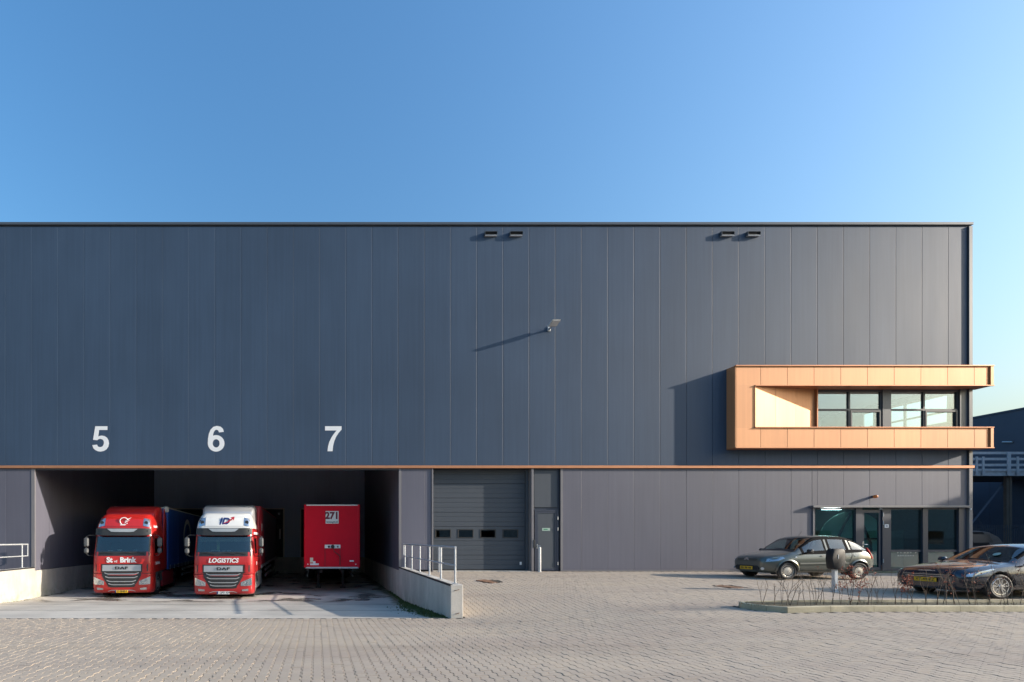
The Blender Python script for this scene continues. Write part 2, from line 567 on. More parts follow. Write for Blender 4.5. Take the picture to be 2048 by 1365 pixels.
mt['brick'] = M('mirrored_wall_grey', (0.20, 0.24, 0.25), 0.85, var=0.2, scale=3)  # blue-grey chosen for how it mirrors in the entrance panes
mt['green_board'] = M('pale_green_board', (0.34, 0.46, 0.40), 0.6, var=0.04)
mt['note'] = M('paper_label', (0.70, 0.64, 0.50), 0.7, var=0.08)
mt['fabric'] = M('seat_fabric', (0.045, 0.045, 0.05), 0.9, var=0.2)
mt['lamp_on'] = M('lamp_tube', (0.90, 0.98, 1.0), 0.4, var=0, emit=9.0)
# ------------------------------------------------------------------ the ground: yard, dock slab, kerbs
DOCK_X0, DOCK_X1, DOCK_Y = -11.87, 3.42, -8.3     # inner faces of the dock walls, front edge of the slab
WALL_T = 0.32
GY = np.array([-2500., -200., -60., -21., -15., -12., -9.5, -8.2, -7., -5., -3.5, -1.5, 0., 2500.])
GX = np.array([-2500., 3.7, 5.5, 8., 12., 40., 2500.])
GZ = np.array([
    [-.30] * 7, [-.30] * 7, [-.30] * 7, [-.30] * 7,
    [-.42, -.42, -.42, -.42, -.42, -.42, -.42],
    [-.54, -.54, -.52, -.48, -.42, -.38, -.38],
    [-.65, -.65, -.57, -.42, -.31, -.30, -.30],
    [-.70, -.68, -.55, -.40, -.29, -.27, -.27],
    [-.70, -.52, -.42, -.30, -.23, -.22, -.22],
    [-.70, -.30, -.24, -.18, -.14, -.13, -.13],
    [-.70, -.13, -.10, -.08, -.05, -.04, -.04],
    [-.70, -.03, -.03, -.02, -.02, -.02, -.02],
    [-.02, -.01, -.01, -.01, -.01, -.01, -.01],
    [-.02, -.01, -.01, -.01, -.01, -.01, -.01]])

def gz(X, Y):
    X = np.asarray(X, float); Y = np.asarray(Y, float)
    # behind the left dock wall the yard mirrors the right side
    Xm = np.where((X < -12.19) & (Y > -9.5), 3.7 + (-12.19 - X) * 1.0, X)
    i = np.clip(np.searchsorted(GY, Y) - 1, 0, len(GY) - 2)
    j = np.clip(np.searchsorted(GX, Xm) - 1, 0, len(GX) - 2)
    u = np.clip((Y - GY[i]) / (GY[i + 1] - GY[i]), 0, 1)
    v = np.clip((Xm - GX[j]) / (GX[j + 1] - GX[j]), 0, 1)
    # west of the dock's right wall the front yard is one even fall
    v = np.where(j == 0, 1.0, v)
    return (GZ[i, j] * (1 - u) * (1 - v) + GZ[i + 1, j] * u * (1 - v) + GZ[i, j + 1] * (1 - u) * v + GZ[i + 1, j + 1] * u * v)

def floor_z(y):
    return float(np.interp(y, [DOCK_Y, -1.2, 20], [-0.70, -1.12, -1.12]))

def arrays_mesh(name, co, loops, totals, mats, smooth=False):
    me = bpy.data.meshes.new(name)
    me.vertices.add(len(co))
    me.vertices.foreach_set('co', np.asarray(co, np.float32).ravel())
    me.loops.add(len(loops))
    me.loops.foreach_set('vertex_index', np.asarray(loops, np.int32))
    me.polygons.add(len(totals))
    starts = np.concatenate([[0], np.cumsum(totals)[:-1]])
    me.polygons.foreach_set('loop_start', np.asarray(starts, np.int32))
    me.update(calc_edges=True)
    me.validate()
    for m in mats:
        me.materials.append(m)
    me.shade_flat()
    return me

def sheet(name, xs, ys, dz, mat, skip, parent=None):
    gx, gy = np.meshgrid(xs, ys)
    z = gz(gx, gy) + dz
    v = np.stack([gx, gy, z], -1).reshape(-1, 3)
    f = []
    nx = len(xs)
    for a in range(len(ys) - 1):
        for b in range(nx - 1):
            if not skip(.5 * (xs[b] + xs[b + 1]), .5 * (ys[a] + ys[a + 1])):
                f.append((a * nx + b, a * nx + b + 1, (a + 1) * nx + b + 1, (a + 1) * nx + b))
    me = bpy.data.meshes.new(name)
    me.from_pydata(v.tolist(), [], f)
    me.materials.append(mat)
    return link(name, me, parent)

in_dock = lambda x, y: -12.03 < x < 3.58 and y > DOCK_Y
gxs = sorted(set([-2500, -600, -150, -60, -40, -25, -18, -14, -12.03, -9, -6, -3, 0, 3.58, 4.5, 5.5, 6.7, 8, 10, 12, 16, 20, 25, 30, 40, 60, 100, 250, 700, 2500]))
gys = sorted(set([-2500, -600, -200, -100, -60, -40, -30, -21, -18, -15, -13.5, -12, -10.7, -9.5, DOCK_Y, -7, -6, -5, -4.2, -3.5, -2.5, -1.5, -.7, 0, 4, 10, 20, 40, 80, 200, 700, 2500]))
ground = structure(sheet('ground', gxs, gys, -0.045, mt['ground'], in_dock), 'flat paved ground running to the horizon', 'ground')
fine_x = sorted(set(np.round(np.arange(-14, 31.01, .75), 3)) | {-12.03, 3.58})
fine_y = sorted(set(np.round(np.arange(-17.6, 0.31, .5), 3)) | {DOCK_Y})
js = sheet('joint_sand', fine_x, fine_y, -0.010, mt['joint'], lambda x, y: in_dock(x, y), ground)
js['kind'] = 'stuff'

# interlocking I-shaped stones, 0.143 by 0.200 m, in columns that run towards the building
PIT, PER = 0.143, 0.200
def stone_outline(inset):
    hl, fl, wa = PER / 2 - .0022 - inset, .0778 - inset, .0532 - inset
    q = [(fl, hl), (fl, .062), (wa, .038)]
    right = [(fl, -hl), (fl, -.062), (wa, -.038), (wa, .038), (fl, .062), (fl, hl)]
    return right + [(-x, -y) for x, y in right]
OUT0, OUT1 = np.array(stone_outline(0.0)), np.array(stone_outline(0.0022))
NS = len(OUT0)

covers = [(5.95, -3.7), (13.0, -5.3)]
def stone_centres():
    out = []
    i0, i1 = int(-14 / PIT), int(31 / PIT)
    for i in range(i0, i1):
        x = i * PIT
        ys = np.arange(-17.5, -0.05, PER) + (PER / 2 if i % 2 else 0)
        d = ys + DIST
        k = (d > 3.6) & (ys < -0.06)
        if -12.3 < x < 3.84:
            k &= ys < DOCK_Y - .16
        if x <= -12.3:
            k &= ys < DOCK_Y - .16
        k &= ~((x > 10.42 + np.maximum(0, -9.2 - ys) * .7) & (ys > -9.78) & (ys < -8.52))
        for cx, cy in covers:
            k &= ~((abs(x - cx) < .36) & (abs(ys - cy) < .36))
        out += [(x, y) for y in ys[k]]
    return np.array(out)
cen = stone_centres()
order = np.argsort(cen[:, 1] + 0.0 * cen[:, 0])
px = 635 + cen[:, 0] * 1014 / (cen[:, 1] + DIST)
py = 1079 + (EYE - gz(cen[:, 0], cen[:, 1])) * 1014 / (cen[:, 1] + DIST)
seen = (px > 4) & (px < 2044) & (py < 1362)
rank = np.where(seen, cen[:, 1], 1e6)
single = set(np.argsort(rank, kind='stable')[:300].tolist())
mass = np.array([k for k in range(len(cen)) if k not in single])

rng = np.random.default_rng(3)
c = cen[mass]
n = len(c)
dz = rng.normal(0, .0016, n)
tilt = rng.normal(0, .006, (n, 2))
def ringco(o, z):
    P = c[:, None, :] + o[None, :, :]
    Z = gz(P[..., 0], P[..., 1]) + dz[:, None] + z + (o[None, :, :] * tilt[:, None, :]).sum(-1)
    return np.concatenate([P, Z[..., None]], -1)
co = np.concatenate([ringco(OUT1, 0.0), ringco(OUT0, -0.0018), ringco(OUT0, -0.016)], 1).reshape(-1, 3)
base = (np.arange(n) * NS * 3)[:, None]
top = np.arange(NS)[None, :] + base
k0 = np.arange(NS); k1 = (k0 + 1) % NS
quads = np.concatenate([np.stack([k0 + r * NS + NS, k1 + r * NS + NS, k1 + r * NS, k0 + r * NS], -1) for r in (0, 1)], 0)   # (2NS,4)
ql = (quads[None] + base[:, :, None]).reshape(n, -1)
loops = np.concatenate([top, ql], 1).ravel()
totals = np.tile(np.array([NS] + [4] * (2 * NS)), n)
me = arrays_mesh('paving_stones', co, loops, totals, [mt['pave_mass']])
tint = np.repeat(rng.random(n), 1 + 2 * NS).astype(np.float32)
at = me.attributes.new('tint', 'FLOAT', 'FACE')
at.data.foreach_set('value', tint)
pm = link('paving_stones', me, ground)
pm['kind'] = 'stuff'

sco = np.concatenate([np.c_[OUT1, np.zeros(NS)], np.c_[OUT0, np.full(NS, -.0018)], np.c_[OUT0, np.full(NS, -.016)]])
smesh = arrays_mesh('paving_stone', sco, np.concatenate([np.arange(NS), quads.ravel()]), [NS] + [4] * (2 * NS), [mt['pave_one']])
for k in sorted(single):
    x, y = cen[k]
    sxg = float(gz(x + .1, y) - gz(x - .1, y)) / .2
    syg = float(gz(x, y + .1) - gz(x, y - .1)) / .2
    link('paving_stone', smesh, ground, (x, y, float(gz(x, y)) + random.gauss(0, .0016)),
         (math.atan(syg) + random.gauss(0, .006), -math.atan(sxg) + random.gauss(0, .006), 0))

# ---- dock slab
mb = MB()
ys = [DOCK_Y + .12, -6.5, -4.5, -2.6, -1.2, 3, 8, 15.6]
for a, b in zip(ys[:-1], ys[1:]):
    xs = np.linspace(DOCK_X0 - .02, DOCK_X1 + .02, 9)
    for p, q in zip(xs[:-1], xs[1:]):
        mb.add([(p, a, floor_z(a)), (q, a, floor_z(a)), (q, b, floor_z(b)), (p, b, floor_z(b))], [(0, 1, 2, 3)])
dock = structure(obj('dock_floor', mb, mt['slab']), 'stained concrete floor of the sunken loading dock', 'floor')
e = MB()
for k in range(16):
    x0 = DOCK_X0 - .02 + k * (15.33 / 16)
    e = MB().box(x0 + .004, x0 + 15.33 / 16 - .004, DOCK_Y - .10, DOCK_Y + .118, -.95, -.700, c=.008)
    obj('edge_stone', e, mt['slab_edge'], dock)
# slab joints cut across the ramp
for y in (-5.6, -2.9):
    box('expansion_joint', (DOCK_X0, DOCK_X1, y - .012, y + .012, floor_z(y) - .03, floor_z(y) + .004), mt['joint'], dock)

# ---- retaining walls on either side of the dock
def retaining_wall(x0, x1, label, face):
    w = thing('retaining_wall', label, 'wall')
    cuts = [DOCK_Y + .02, -4.9, -1.6, 1.7, 5.0, 8.3, 11.6, 15.55]
    for k, (a, b) in enumerate(zip(cuts[:-1], cuts[1:])):
        topz = .17 if b <= .1 else .02
        if a < 0 < b:
            obj('wall_section', MB().box(x0, x1, a + .004, -.002, -1.5, .17, c=.012), mt['concrete'], w)
            obj('wall_section', MB().box(x0, x1, .002, b - .004, -1.5, .02, c=.012), mt['concrete'], w)
        else:
            obj('wall_section', MB().box(x0, x1, a + .004, b - .004, -1.5, topz, c=.012), mt['concrete'], w)
    # steel edge angle along the top arris
    xa, xb = (x0 - .006, x0 + .05) if face < 0 else (x1 - .05, x1 + .006)
    box('edge_angle', (xa, xb, DOCK_Y + .03, -.01, .168, .178), mt['chassis'], w)
    xs = x0 - .006 if face < 0 else x1 + .001
    box('edge_angle', (xs, xs + .005, DOCK_Y + .03, -.01, .13, .168), mt['chassis'], w)
    return w
rw = retaining_wall(DOCK_X1, DOCK_X1 + WALL_T, 'grey concrete retaining wall beside the trailer numbered 271', -1)
lw_ = retaining_wall(DOCK_X0 - WALL_T, DOCK_X0, 'sunlit cream concrete retaining wall at the left edge', 1)
# lifting loop and bars in the wall's end face
for z, dx in ((.02, 0.0), (-.58, .02)):
    obj('lifting_eye', MB().tube([(3.52 + dx, DOCK_Y + .02, z), (3.54 + dx, DOCK_Y - .02, z + .01), (3.62, DOCK_Y - .02, z + .03), (3.64, DOCK_Y + .02, z + .03)], .008, 6), mt['rust'], rw)

# ---- railings on the walls
def railing(x, ys, end_y, label, ext=None):
    t = thing('railing', label, 'railing', (x, 0, 0.17))
    for y in ys:
        obj('post', MB().tube([(0, y, 0.012), (0, y, .95)], .026, 10), mt['galv'], t, smooth=True)
        obj('base_plate', MB().box(-.07, .07, y - .05, y + .05, .009, .02, c=.003), mt['galv'], t)
    y0, y1 = min(ys), end_y
    obj('top_rail', MB().tube([(0, y0 - .04, .96), (0, y1, .96)], .030, 10), mt['galv'], t, smooth=True)
    obj('middle_rail', MB().tube([(0, y0, .48), (0, y1, .48)], .022, 8), mt['galv'], t, smooth=True)
    obj('end_post', MB().tube([(0, y1, .96), (0, y1, .48)], .02, 8), mt['galv'], t, smooth=True)
    return t
railing(3.60, [-.42, -1.95, -3.47, -5.0, -6.52, -8.04], -.12, 'galvanised tube railing standing on the concrete wall right of the dock')
railing(-12.05, [-.62, -2.15, -3.68], -.22, 'galvanised tube railing on the sunlit concrete wall at the left')

# ---- moss along the wall foot
mo = MB()
for k in range(5200):
    y = random.uniform(DOCK_Y + .25, 2.5)
    w = (.12 + .60 * (1 - abs((y + 5.5) / 4.5)) if y < -1 else .10)
    x = DOCK_X1 - abs(random.gauss(0, max(.06, w) * .55))
    z = floor_z(y)
    h = random.uniform(.004, .022) + (.05 if random.random() < .06 else 0)
    s = random.uniform(.015, .05)
    a = random.uniform(0, 3.14)
    dx, dy = math.cos(a) * s, math.sin(a) * s
    mo.add([(x - dx, y - dy, z), (x + dy * .5, y - dx * .5, z), (x + dx, y + dy, z), (x - dy * .5, y + dx * .5, z), (x, y, z + h)],
           [(0, 1, 4), (1, 2, 4), (2, 3, 4), (3, 0, 4)])
for k in range(200):
    y = random.uniform(-8, 1.5)
    x, z, h = DOCK_X0 + abs(random.gauss(0, .05)), floor_z(y), random.uniform(.005, .02)
    s = random.uniform(.015, .04)
    mo.add([(x - s, y, z), (x, y - s, z), (x + s, y, z), (x, y + s, z), (x, y, z + h)], [(0, 1, 4), (1, 2, 4), (2, 3, 4), (3, 0, 4)])
o = tag(obj('moss', mo, mt['moss']), 'green moss growing along the foot of the dock walls', 'moss')
o['kind'] = 'stuff'

# ---- cast-iron covers
for k, (cx, cy) in enumerate(covers):
    g = float(gz(cx, cy))
    t = thing('drain_cover', ['rusty square drain cover in the paving before the roller door', 'rusty square drain cover in the paving left of the bare hedge'][k], 'drain cover',
              (cx, cy, g), (math.atan(float(gz(cx, cy + .2) - gz(cx, cy - .2)) / .4), 0, R(40 if k == 0 else 35)), 'drain covers')
    obj('frame', MB().box(-.31, .31, -.31, -.27, -.03, .004).box(-.31, .31, .27, .31, -.03, .004).box(-.31, -.27, -.2699, .2699, -.03, .004).box(.27, .31, -.2699, .2699, -.03, .004), mt['rust'], t)
    mb = MB().box(-.265, .265, -.265, .265, -.03, -.004)
    obj('lid', mb, mt['rust'], t)
    for q in range(6):
        box('bar', (-.25, .25, -.24 + q * .085, -.20 + q * .085, -.0039, .003), mt['rust'], t)

# ---- planting bed with kerb
KY0, KY1, KX = -9.65, -8.62, 10.8
bed = structure(link('planting_bed', None), 'narrow kerbed planting bed in the yard', 'planting bed')
pts = [(10.85, KY0 + .09), (10.64, -9.36), (10.53, -9.1), (10.50, -8.86), (10.6, KY1 - .09)]
mb = MB()
poly = pts + [(34, KY1 - .1), (34, KY0 + .1)]
bm = bmesh.new()
vs = [bm.verts.new((x, y, -.235 + .03 * math.sin(x * 2))) for x, y in poly]
bm.faces.new(vs)
bmesh.ops.triangulate(bm, faces=bm.faces[:])
mb.bm(bm)
s = obj('soil', mb, mt['soil'], bed)
s['kind'] = 'stuff'
def kerb_piece(p, q, w=.10):
    p, q = Vector(p), Vector(q)
    d = (q - p).normalized()
    nrm = Vector((d.y, -d.x))
    a, b, c2, d2 = p + d * .004, q - d * .004, q - d * .004 - nrm * w, p + d * .004 - nrm * w
    rings = []
    za, zb = float(gz(p.x, p.y)), float(gz(q.x, q.y))
    mbk = MB()
    ch = .018
    sect = lambda P, z: [(P.x, P.y, z - .12), (P.x, P.y, z + .115), (P.x - nrm.x * ch, P.y - nrm.y * ch, z + .13), (P.x - nrm.x * w, P.y - nrm.y * w, z + .13), (P.x - nrm.x * w, P.y - nrm.y * w, z - .12)]
    mbk.loft([sect(a, za), sect(b, zb)])
    obj('kerb_stone', mbk, mt['kerb'], bed)
front = [(KX + k * .995, KY0) for k in range(0, 24)]
for a, b in zip(front[:-1], front[1:]):
    kerb_piece(a, b)
arc = [(10.50, -8.66), (10.40, -8.85), (10.43, -9.12), (10.54, -9.40), (10.8, KY0)]
for a, b in zip(arc[:-1], arc[1:]):
    kerb_piece(a, b)
back = [(10.50, -8.66)] + [(10.6 + k * .995, KY1) for k in range(0, 24)]
for a, b in zip(back[:-1], back[1:]):
    kerb_piece(b, a)
# ------------------------------------------------------------------ the warehouse
XR = 27.30          # right end of the panels; corner trim to 27.46
XL = -17.5
Z_STRIP0, Z_STRIP1, Z_TOP = 4.32, 4.43, 14.47
wh = thing('warehouse', 'long anthracite warehouse with copper window box and three-bay loading dock', 'building')

def panel_mesh(name, w, z0, z1, mat, ch=.011, th=.05):
    a, b = .0015, w - .0015
    poly = [(a, th), (a, .002), (a + .002, 0), (b - 2.2 * ch, 0), (b, ch), (b, th)]
    return MB().prism(poly, 'z', z0, z1).mesh(name, mat)

SEAMS = [-12.0 + 1.1002 * k for k in range(-5, 36)]
up_mesh = panel_mesh('upper_panel', 1.1002, Z_STRIP1 + .004, Z_TOP, mt['wall_up'])
def up_panel(x, w, z0=None, z1=None, me=None):
    me = me or up_mesh
    return link('wall_panel', me, wh, (x, 0, 0))
for x in SEAMS:
    if x + 1.1002 < 17.9:
        up_panel(x, 1.1002)
# panels crossing the window box are cut above and below it
WX0, WX1, WZ0, WZ1 = 18.0, 27.30, 5.55, 8.0
above = panel_mesh('panel_above', 1.1002, WZ1, Z_TOP, mt['wall_up'])
below = panel_mesh('panel_below', 1.1002, Z_STRIP1 + .004, WZ0, mt['wall_up'])
for x in [s for s in SEAMS if s + 1.1002 >= 17.9 and s < 26.2]:
    for me in (above, below):
        link('wall_panel', me, wh, (x, 0, 0))
for z0, z1 in ((WZ1, Z_TOP), (Z_STRIP1 + .004, WZ0)):
    link('wall_panel', panel_mesh('panel_end', XR - 26.5069, z0, z1, mt['wall_up']), wh, (26.5069, 0, 0))

# structure behind the sheets, roof, other sides
def back(x0, x1, y0, y1, z0, z1, mat='backing'):
    return box('inner_wall', (x0, x1, y0, y1, z0, z1), mt[mat], wh)
back(XL, 17.8, .055, .16, Z_STRIP0, 14.4)
back(17.8, 27.3, .055, .16, Z_STRIP0, WZ0 + .05)
back(17.8, 27.3, .055, .16, WZ1 - .05, 14.4)
back(17.8, 20.9, .22, .30, WZ0 + .05, WZ1 - .05)
box('roof', (XL, 27.3, .17, 45, 14.2, 14.3), mt['backing'], wh)
box('back_wall', (XL, 27.3, 45, 45.1, -.1, 14.4), mt['trim_dark'], wh)
box('end_wall', (XL - .1, XL - .001, 0, 45.1, -.1, 14.4), mt['trim_dark'], wh)
# right side wall with the office's side windows
for y0, y1, z0, z1 in ((.0, 45, -.02, 5.98), (.0, 45, 7.68, 14.4), (.0, .68, 5.982, 7.678), (2.92, 3.6, 5.982, 7.678), (4.12, 45, 5.982, 7.678)):
    box('side_wall', (27.305, 27.40, max(y0, .161), y1, z0, z1), mt['wall_up'], wh)
for y0, y1 in ((.70, 2.27), (2.33, 2.90), (3.62, 4.10)):
    w = obj('window_frame', MB().box(27.33, 27.38, y0 - .03, y0 + .02, 6.0, 7.66).box(27.33, 27.38, y1 - .02, y1 + .03, 6.0, 7.66).box(27.33, 27.38, y0 + .021, y1 - .021, 6.86, 6.94), mt['frame'], wh)
# coping and corner trim
box('roof_coping', (XL, 27.50, -.055, .5, 14.53, 14.64), mt['trim_dark'], wh, c=.006)
box('coping_shadow_gap', (XL, 27.42, -.005, .3, 14.475, 14.529), mt['backing'], wh)
obj('corner_trim', MB().box(27.312, 27.46, -.055, .155, 4.44, 14.47, c=.004), mt['trim_dark'], wh)
obj('corner_trim', MB().box(27.312, 27.46, -.055, .155, -.02, 4.315, c=.004), mt['trim_grey'], wh)
# copper strip, in lengths that butt
xs = [XL] + [PX(p) for p in (90, 510, 890, 1290, 1690)] + [27.52]
for a, b in zip(xs[:-1], xs[1:]):
    box('copper_strip', (a + .002, b - .002, -.075, .02, Z_STRIP0, Z_STRIP1), mt['copper_trim'], wh, c=.004)

# ---- lower front wall
def low_panel(x, w, z0, z1):
    link('wall_panel', panel_mesh('lower_panel', w, z0, z1, mt['wall_low'], .007), wh, (x, .004, 0), (random.gauss(0, .0002), 0, random.gauss(0, .0003)))
LOW0, LOW1 = 0.06, Z_STRIP0 - .012
DOOR_X0, DOOR_X1 = PX(866), PX(1062)          # roller door opening
SIDE_X0, SIDE_X1 = PX(1067), PX(1121)         # side door opening
ENT_X0, ENT_X1, ENT_Z = PX(1627), 27.29, 2.66 # glazed entrance
for x in [s for s in SEAMS]:
    a, b = x, x + 1.1002
    # left of the dock
    if b <= DOCK_X0 + .0:
        low_panel(a, 1.1002, LOW0, LOW1)
    elif a < DOCK_X0 < b:
        low_panel(a, max(.2, DOCK_X0 - .16 - a) if DOCK_X0 - .16 - a > .2 else .01, LOW0, LOW1) if DOCK_X0 - .16 - a > .2 else None
    # right of the side door
    lo = SIDE_X1 + .10
    if b > lo + .15 and a < ENT_X0:
        aa, bb = max(a, lo), min(b, ENT_X0 - .06)
        if bb - aa > .1:
            low_panel(aa, bb - aa, LOW0, LOW1)
    if b > ENT_X0 and a < XR:
        aa, bb = max(a, ENT_X0 - .055), min(b, XR)
        if bb - aa > .05:
            low_panel(aa, bb - aa, ENT_Z + .10, LOW1)
# pier between dock and roller door
low_panel(DOCK_X1 + .10, PX(850) - DOCK_X1 - .10, LOW0, LOW1)
low_panel(PX(850), DOOR_X0 - .062 - PX(850), LOW0, LOW1)
back(DOCK_X1 + .06, DOOR_X0 - .003, .056, .16, .0, Z_STRIP0 - .001)
back(SIDE_X1 + .003, ENT_X0 - .003, .056, .16, .0, Z_STRIP0 - .001)
back(ENT_X0, 27.3, .056, .16, ENT_Z + .02, Z_STRIP0 - .001)
back(XL, DOCK_X0 - .06, .056, .16, .0, Z_STRIP0 - .001)
# vertical trims stand proud and throw their own shadow
def vtrim(x0, x1, z0, z1, y=-.030, mat='trim_grey', y1=.05):
    box('edge_trim', (x0, x1, y, y1, z0, z1), mt[mat], wh, c=.003)
vtrim(DOCK_X0 - .15, DOCK_X0 + .002, .03, LOW1, -.012)
vtrim(DOCK_X1 - .004, DOCK_X1 + .095, .03, LOW1, -.010)
vtrim(DOOR_X0 - .058, DOOR_X0, .0, LOW1, -.036, 'trim_grey', .42)
vtrim(SIDE_X0 - .095, SIDE_X0, .0, LOW1, -.030, 'trim_grey', .42)
vtrim(SIDE_X1, SIDE_X1 + .095, .0, LOW1, -.012)
box('plinth_trim', (SIDE_X1 + .1, ENT_X0 - .07, -.012, .05, .0, .055), mt['trim_grey'], wh)

# ---- roller door
rd = box('roller_door', (DOOR_X0 + .002, DOOR_X1 - .1, .40, .44, 0.0, Z_STRIP0), mt['backing'], wh)
nsec, zs0 = 7, .05
hs = (Z_STRIP0 - zs0) / nsec
for k in range(nsec):
    z0, z1 = zs0 + k * hs, zs0 + (k + 1) * hs
    poly = []
    grooves = [.33, .36, .66, .69]
    prof = [(.36, z0 + .004), (.352, z0 + .012)]
    for g in (1 / 3, 2 / 3):
        zc = z0 + hs * g
        prof += [(.352, zc - .020), (.359, zc - .012), (.359, zc + .012), (.352, zc + .020)]
    prof += [(.352, z1 - .012), (.36, z1 - .004), (.395, z1 - .004), (.395, z0 + .004)]
    x0, x1 = DOOR_X0 + .003, DOOR_X1 - .102
    if k == 2:
        # the section with four lights: rails and stiles round the openings
        wz0, wz1 = z0 + .13, z0 + .49
        cx = [PX(p) for p in (890.2, 936, 981.5, 1027)]
        mb = MB().prism([(.36, z0 + .004), (.352, z0 + .012), (.352, wz0), (.395, wz0), (.395, z0 + .004)], 'x', x0, x1)
        mb.prism([(.352, wz1), (.352, z1 - .012), (.36, z1 - .004), (.395, z1 - .004), (.395, wz1)], 'x', x0, x1)
        ed = [x0] + [e for c_ in cx for e in (c_ - .33, c_ + .33)] + [x1]
        for a, b in zip(ed[::2], ed[1::2]):
            mb.box(a, b, .352, .395, wz0, wz1)
        sec = obj('door_section', mb, mt['door_dark'], rd)
        for c_ in cx:
            f = MB()
            f.box(c_ - .34, c_ - .30, .338, .36, wz0 - .01, wz1 + .01, c=.006).box(c_ + .30, c_ + .34, .338, .36, wz0 - .01, wz1 + .01, c=.006)
            f.box(c_ - .2999, c_ + .2999, .338, .36, wz0 - .01, wz0 + .03, c=.006).box(c_ - .2999, c_ + .2999, .338, .36, wz1 - .03, wz1 + .01, c=.006)
            obj('window_frame', f, mt['plastic'], rd, smooth=False)
            box('window_pane', (c_ - .30, c_ + .30, .366, .370, wz0 + .03, wz1 - .03), mt['glass_dark'], rd)
    else:
        obj('door_section', MB().prism(prof, 'x', x0, x1), mt['door_dark'], rd)
box('bottom_seal', (DOOR_X0 + .003, DOOR_X1 - .102, .35, .40, .0, .048), mt['black'], rd)
box('guide_rail', (DOOR_X1 - .10, DOOR_X1, .26, .42, 0, Z_STRIP0 - .005), mt['trim_dark'], rd)
box('sticker', (PX(1046), PX(1050), .3485, .3515, PZ(1131), PZ(1125)), mt['letter'], rd)
box('door_lintel', (DOOR_X0 - .05, SIDE_X1, .055, .42, Z_STRIP0 - .003, Z_STRIP0 + .12), mt['backing'], wh)
box('door_sill', (DOOR_X0, DOOR_X1 + .12, -.02, .5, -.06, .006), mt['slab_edge'], wh)

# ---- side door with panel above
sd = box('side_door', (SIDE_X0 + .001, SIDE_X1 - .001, .10, .16, 0.0, Z_STRIP0 - .003), mt['frame_b'], wh)
tz = PZ(1020)
obj('transom_panel', MB().box(SIDE_X0 + .05, SIDE_X1 - .10, .065, .099, tz + .10, Z_STRIP0 - .08, c=.012), mt['door_dark'], sd)
fx0, fx1 = PX(1072), PX(1115)
obj('door_frame', MB().box(fx0 - .04, fx0 + .02, .03, .099, .01, tz).box(fx1 - .02, fx1 + .05, .03, .099, .01, tz).box(fx0 + .0201, fx1 - .0201, .03, .099, tz - .06, tz), mt['frame_b'], sd)
leaf_ = obj('door_leaf', MB().box(fx0 + .025, fx1 - .025, .05, .085, .02, tz - .065), mt['door_dark'], sd)
obj('door_stile', MB().box(fx0 + .026, fx0 + .10, .036, .0499, .02, tz - .066).box(fx1 - .10, fx1 - .026, .036, .0499, .02, tz - .066).box(fx0 + .1001, fx1 - .1001, .036, .0499, .02, .12).box(fx0 + .1001, fx1 - .1001, .036, .0499, tz - .14, tz - .066), mt['frame_b'], sd)
for z in (.25, 1.7, 2.15):
    obj('hinge', MB().tube([(fx1 + .02, .015, z), (fx1 + .02, .015, z + .14)], .014, 8), mt['galv'], sd)
obj('door_handle', MB().tube([(fx0 + .06, .03, 1.06), (fx0 + .06, -.03, 1.06), (fx0 + .17, -.03, 1.06)], .012, 8).box(fx0 + .035, fx0 + .085, .022, .035, .95, 1.14), mt['chrome'], sd)
obj('card_reader', MB().box(SIDE_X0 - .02, SIDE_X0 + .06, -.045, .03, .98, 1.32, c=.01), mt['plastic'], sd)
sg = box('escape_sign', (PX(1085), PX(1101), .044, .0485, PZ(1062), PZ(1056.5)), mt['green_board'], sd)
box('sign_mark', (PX(1088), PX(1096), .0425, .0438, PZ(1060.2), PZ(1058.2)), M('sign_green', (.03, .25, .12)), sd)

# ---- glazed entrance
en = obj('entrance_canopy', MB().box(ENT_X0 - .14, 27.28, -.14, .05, ENT_Z + .005, ENT_Z + .095, c=.006), mt['trim_grey'], wh)
EY = .10
fr = MB()
gl_edges = [(PX(1631), PX(1713)), (PX(1783), PX(1847)), (PX(1857), PX(1919))]
zb, ztop = .12, ENT_Z - .06
box('entrance_frame', (ENT_X0, PX(1631), .02, .16, .02, ENT_Z), mt['frame_b'], wh)
box('entrance_frame', (PX(1713), PX(1726), .02, .16, .02, ENT_Z), mt['frame_b'], wh)
box('entrance_frame', (PX(1766), PX(1783), .02, .16, .02, ENT_Z), mt['frame_b'], wh)
box('entrance_frame', (PX(1847), PX(1857), .02, .16, .02, ENT_Z), mt['frame_b'], wh)
box('entrance_frame', (PX(1919), 27.29, .02, .16, .02, ENT_Z), mt['frame_b'], wh)
vtrim(ENT_X0 - .055, ENT_X0 - .002, .0, ENT_Z, -.04, 'trim_grey', .10)
for a, b in gl_edges:
    box('bottom_rail', (a + .001, b - .001, .05, .15, .02, zb), mt['frame_b'], wh)
    box('top_rail', (a + .001, b - .001, .05, .15, ztop, ENT_Z - .001), mt['frame_b'], wh)
    g = box('glass_pane', (a, b, EY, EY + .012, zb, ztop), mt['glass'], wh)
for a, b in gl_edges[1:]:
    box('cross_rail', (a + .001, b - .001, .07, .14, PZ(1104), PZ(1100)), mt['frame_b'], wh)
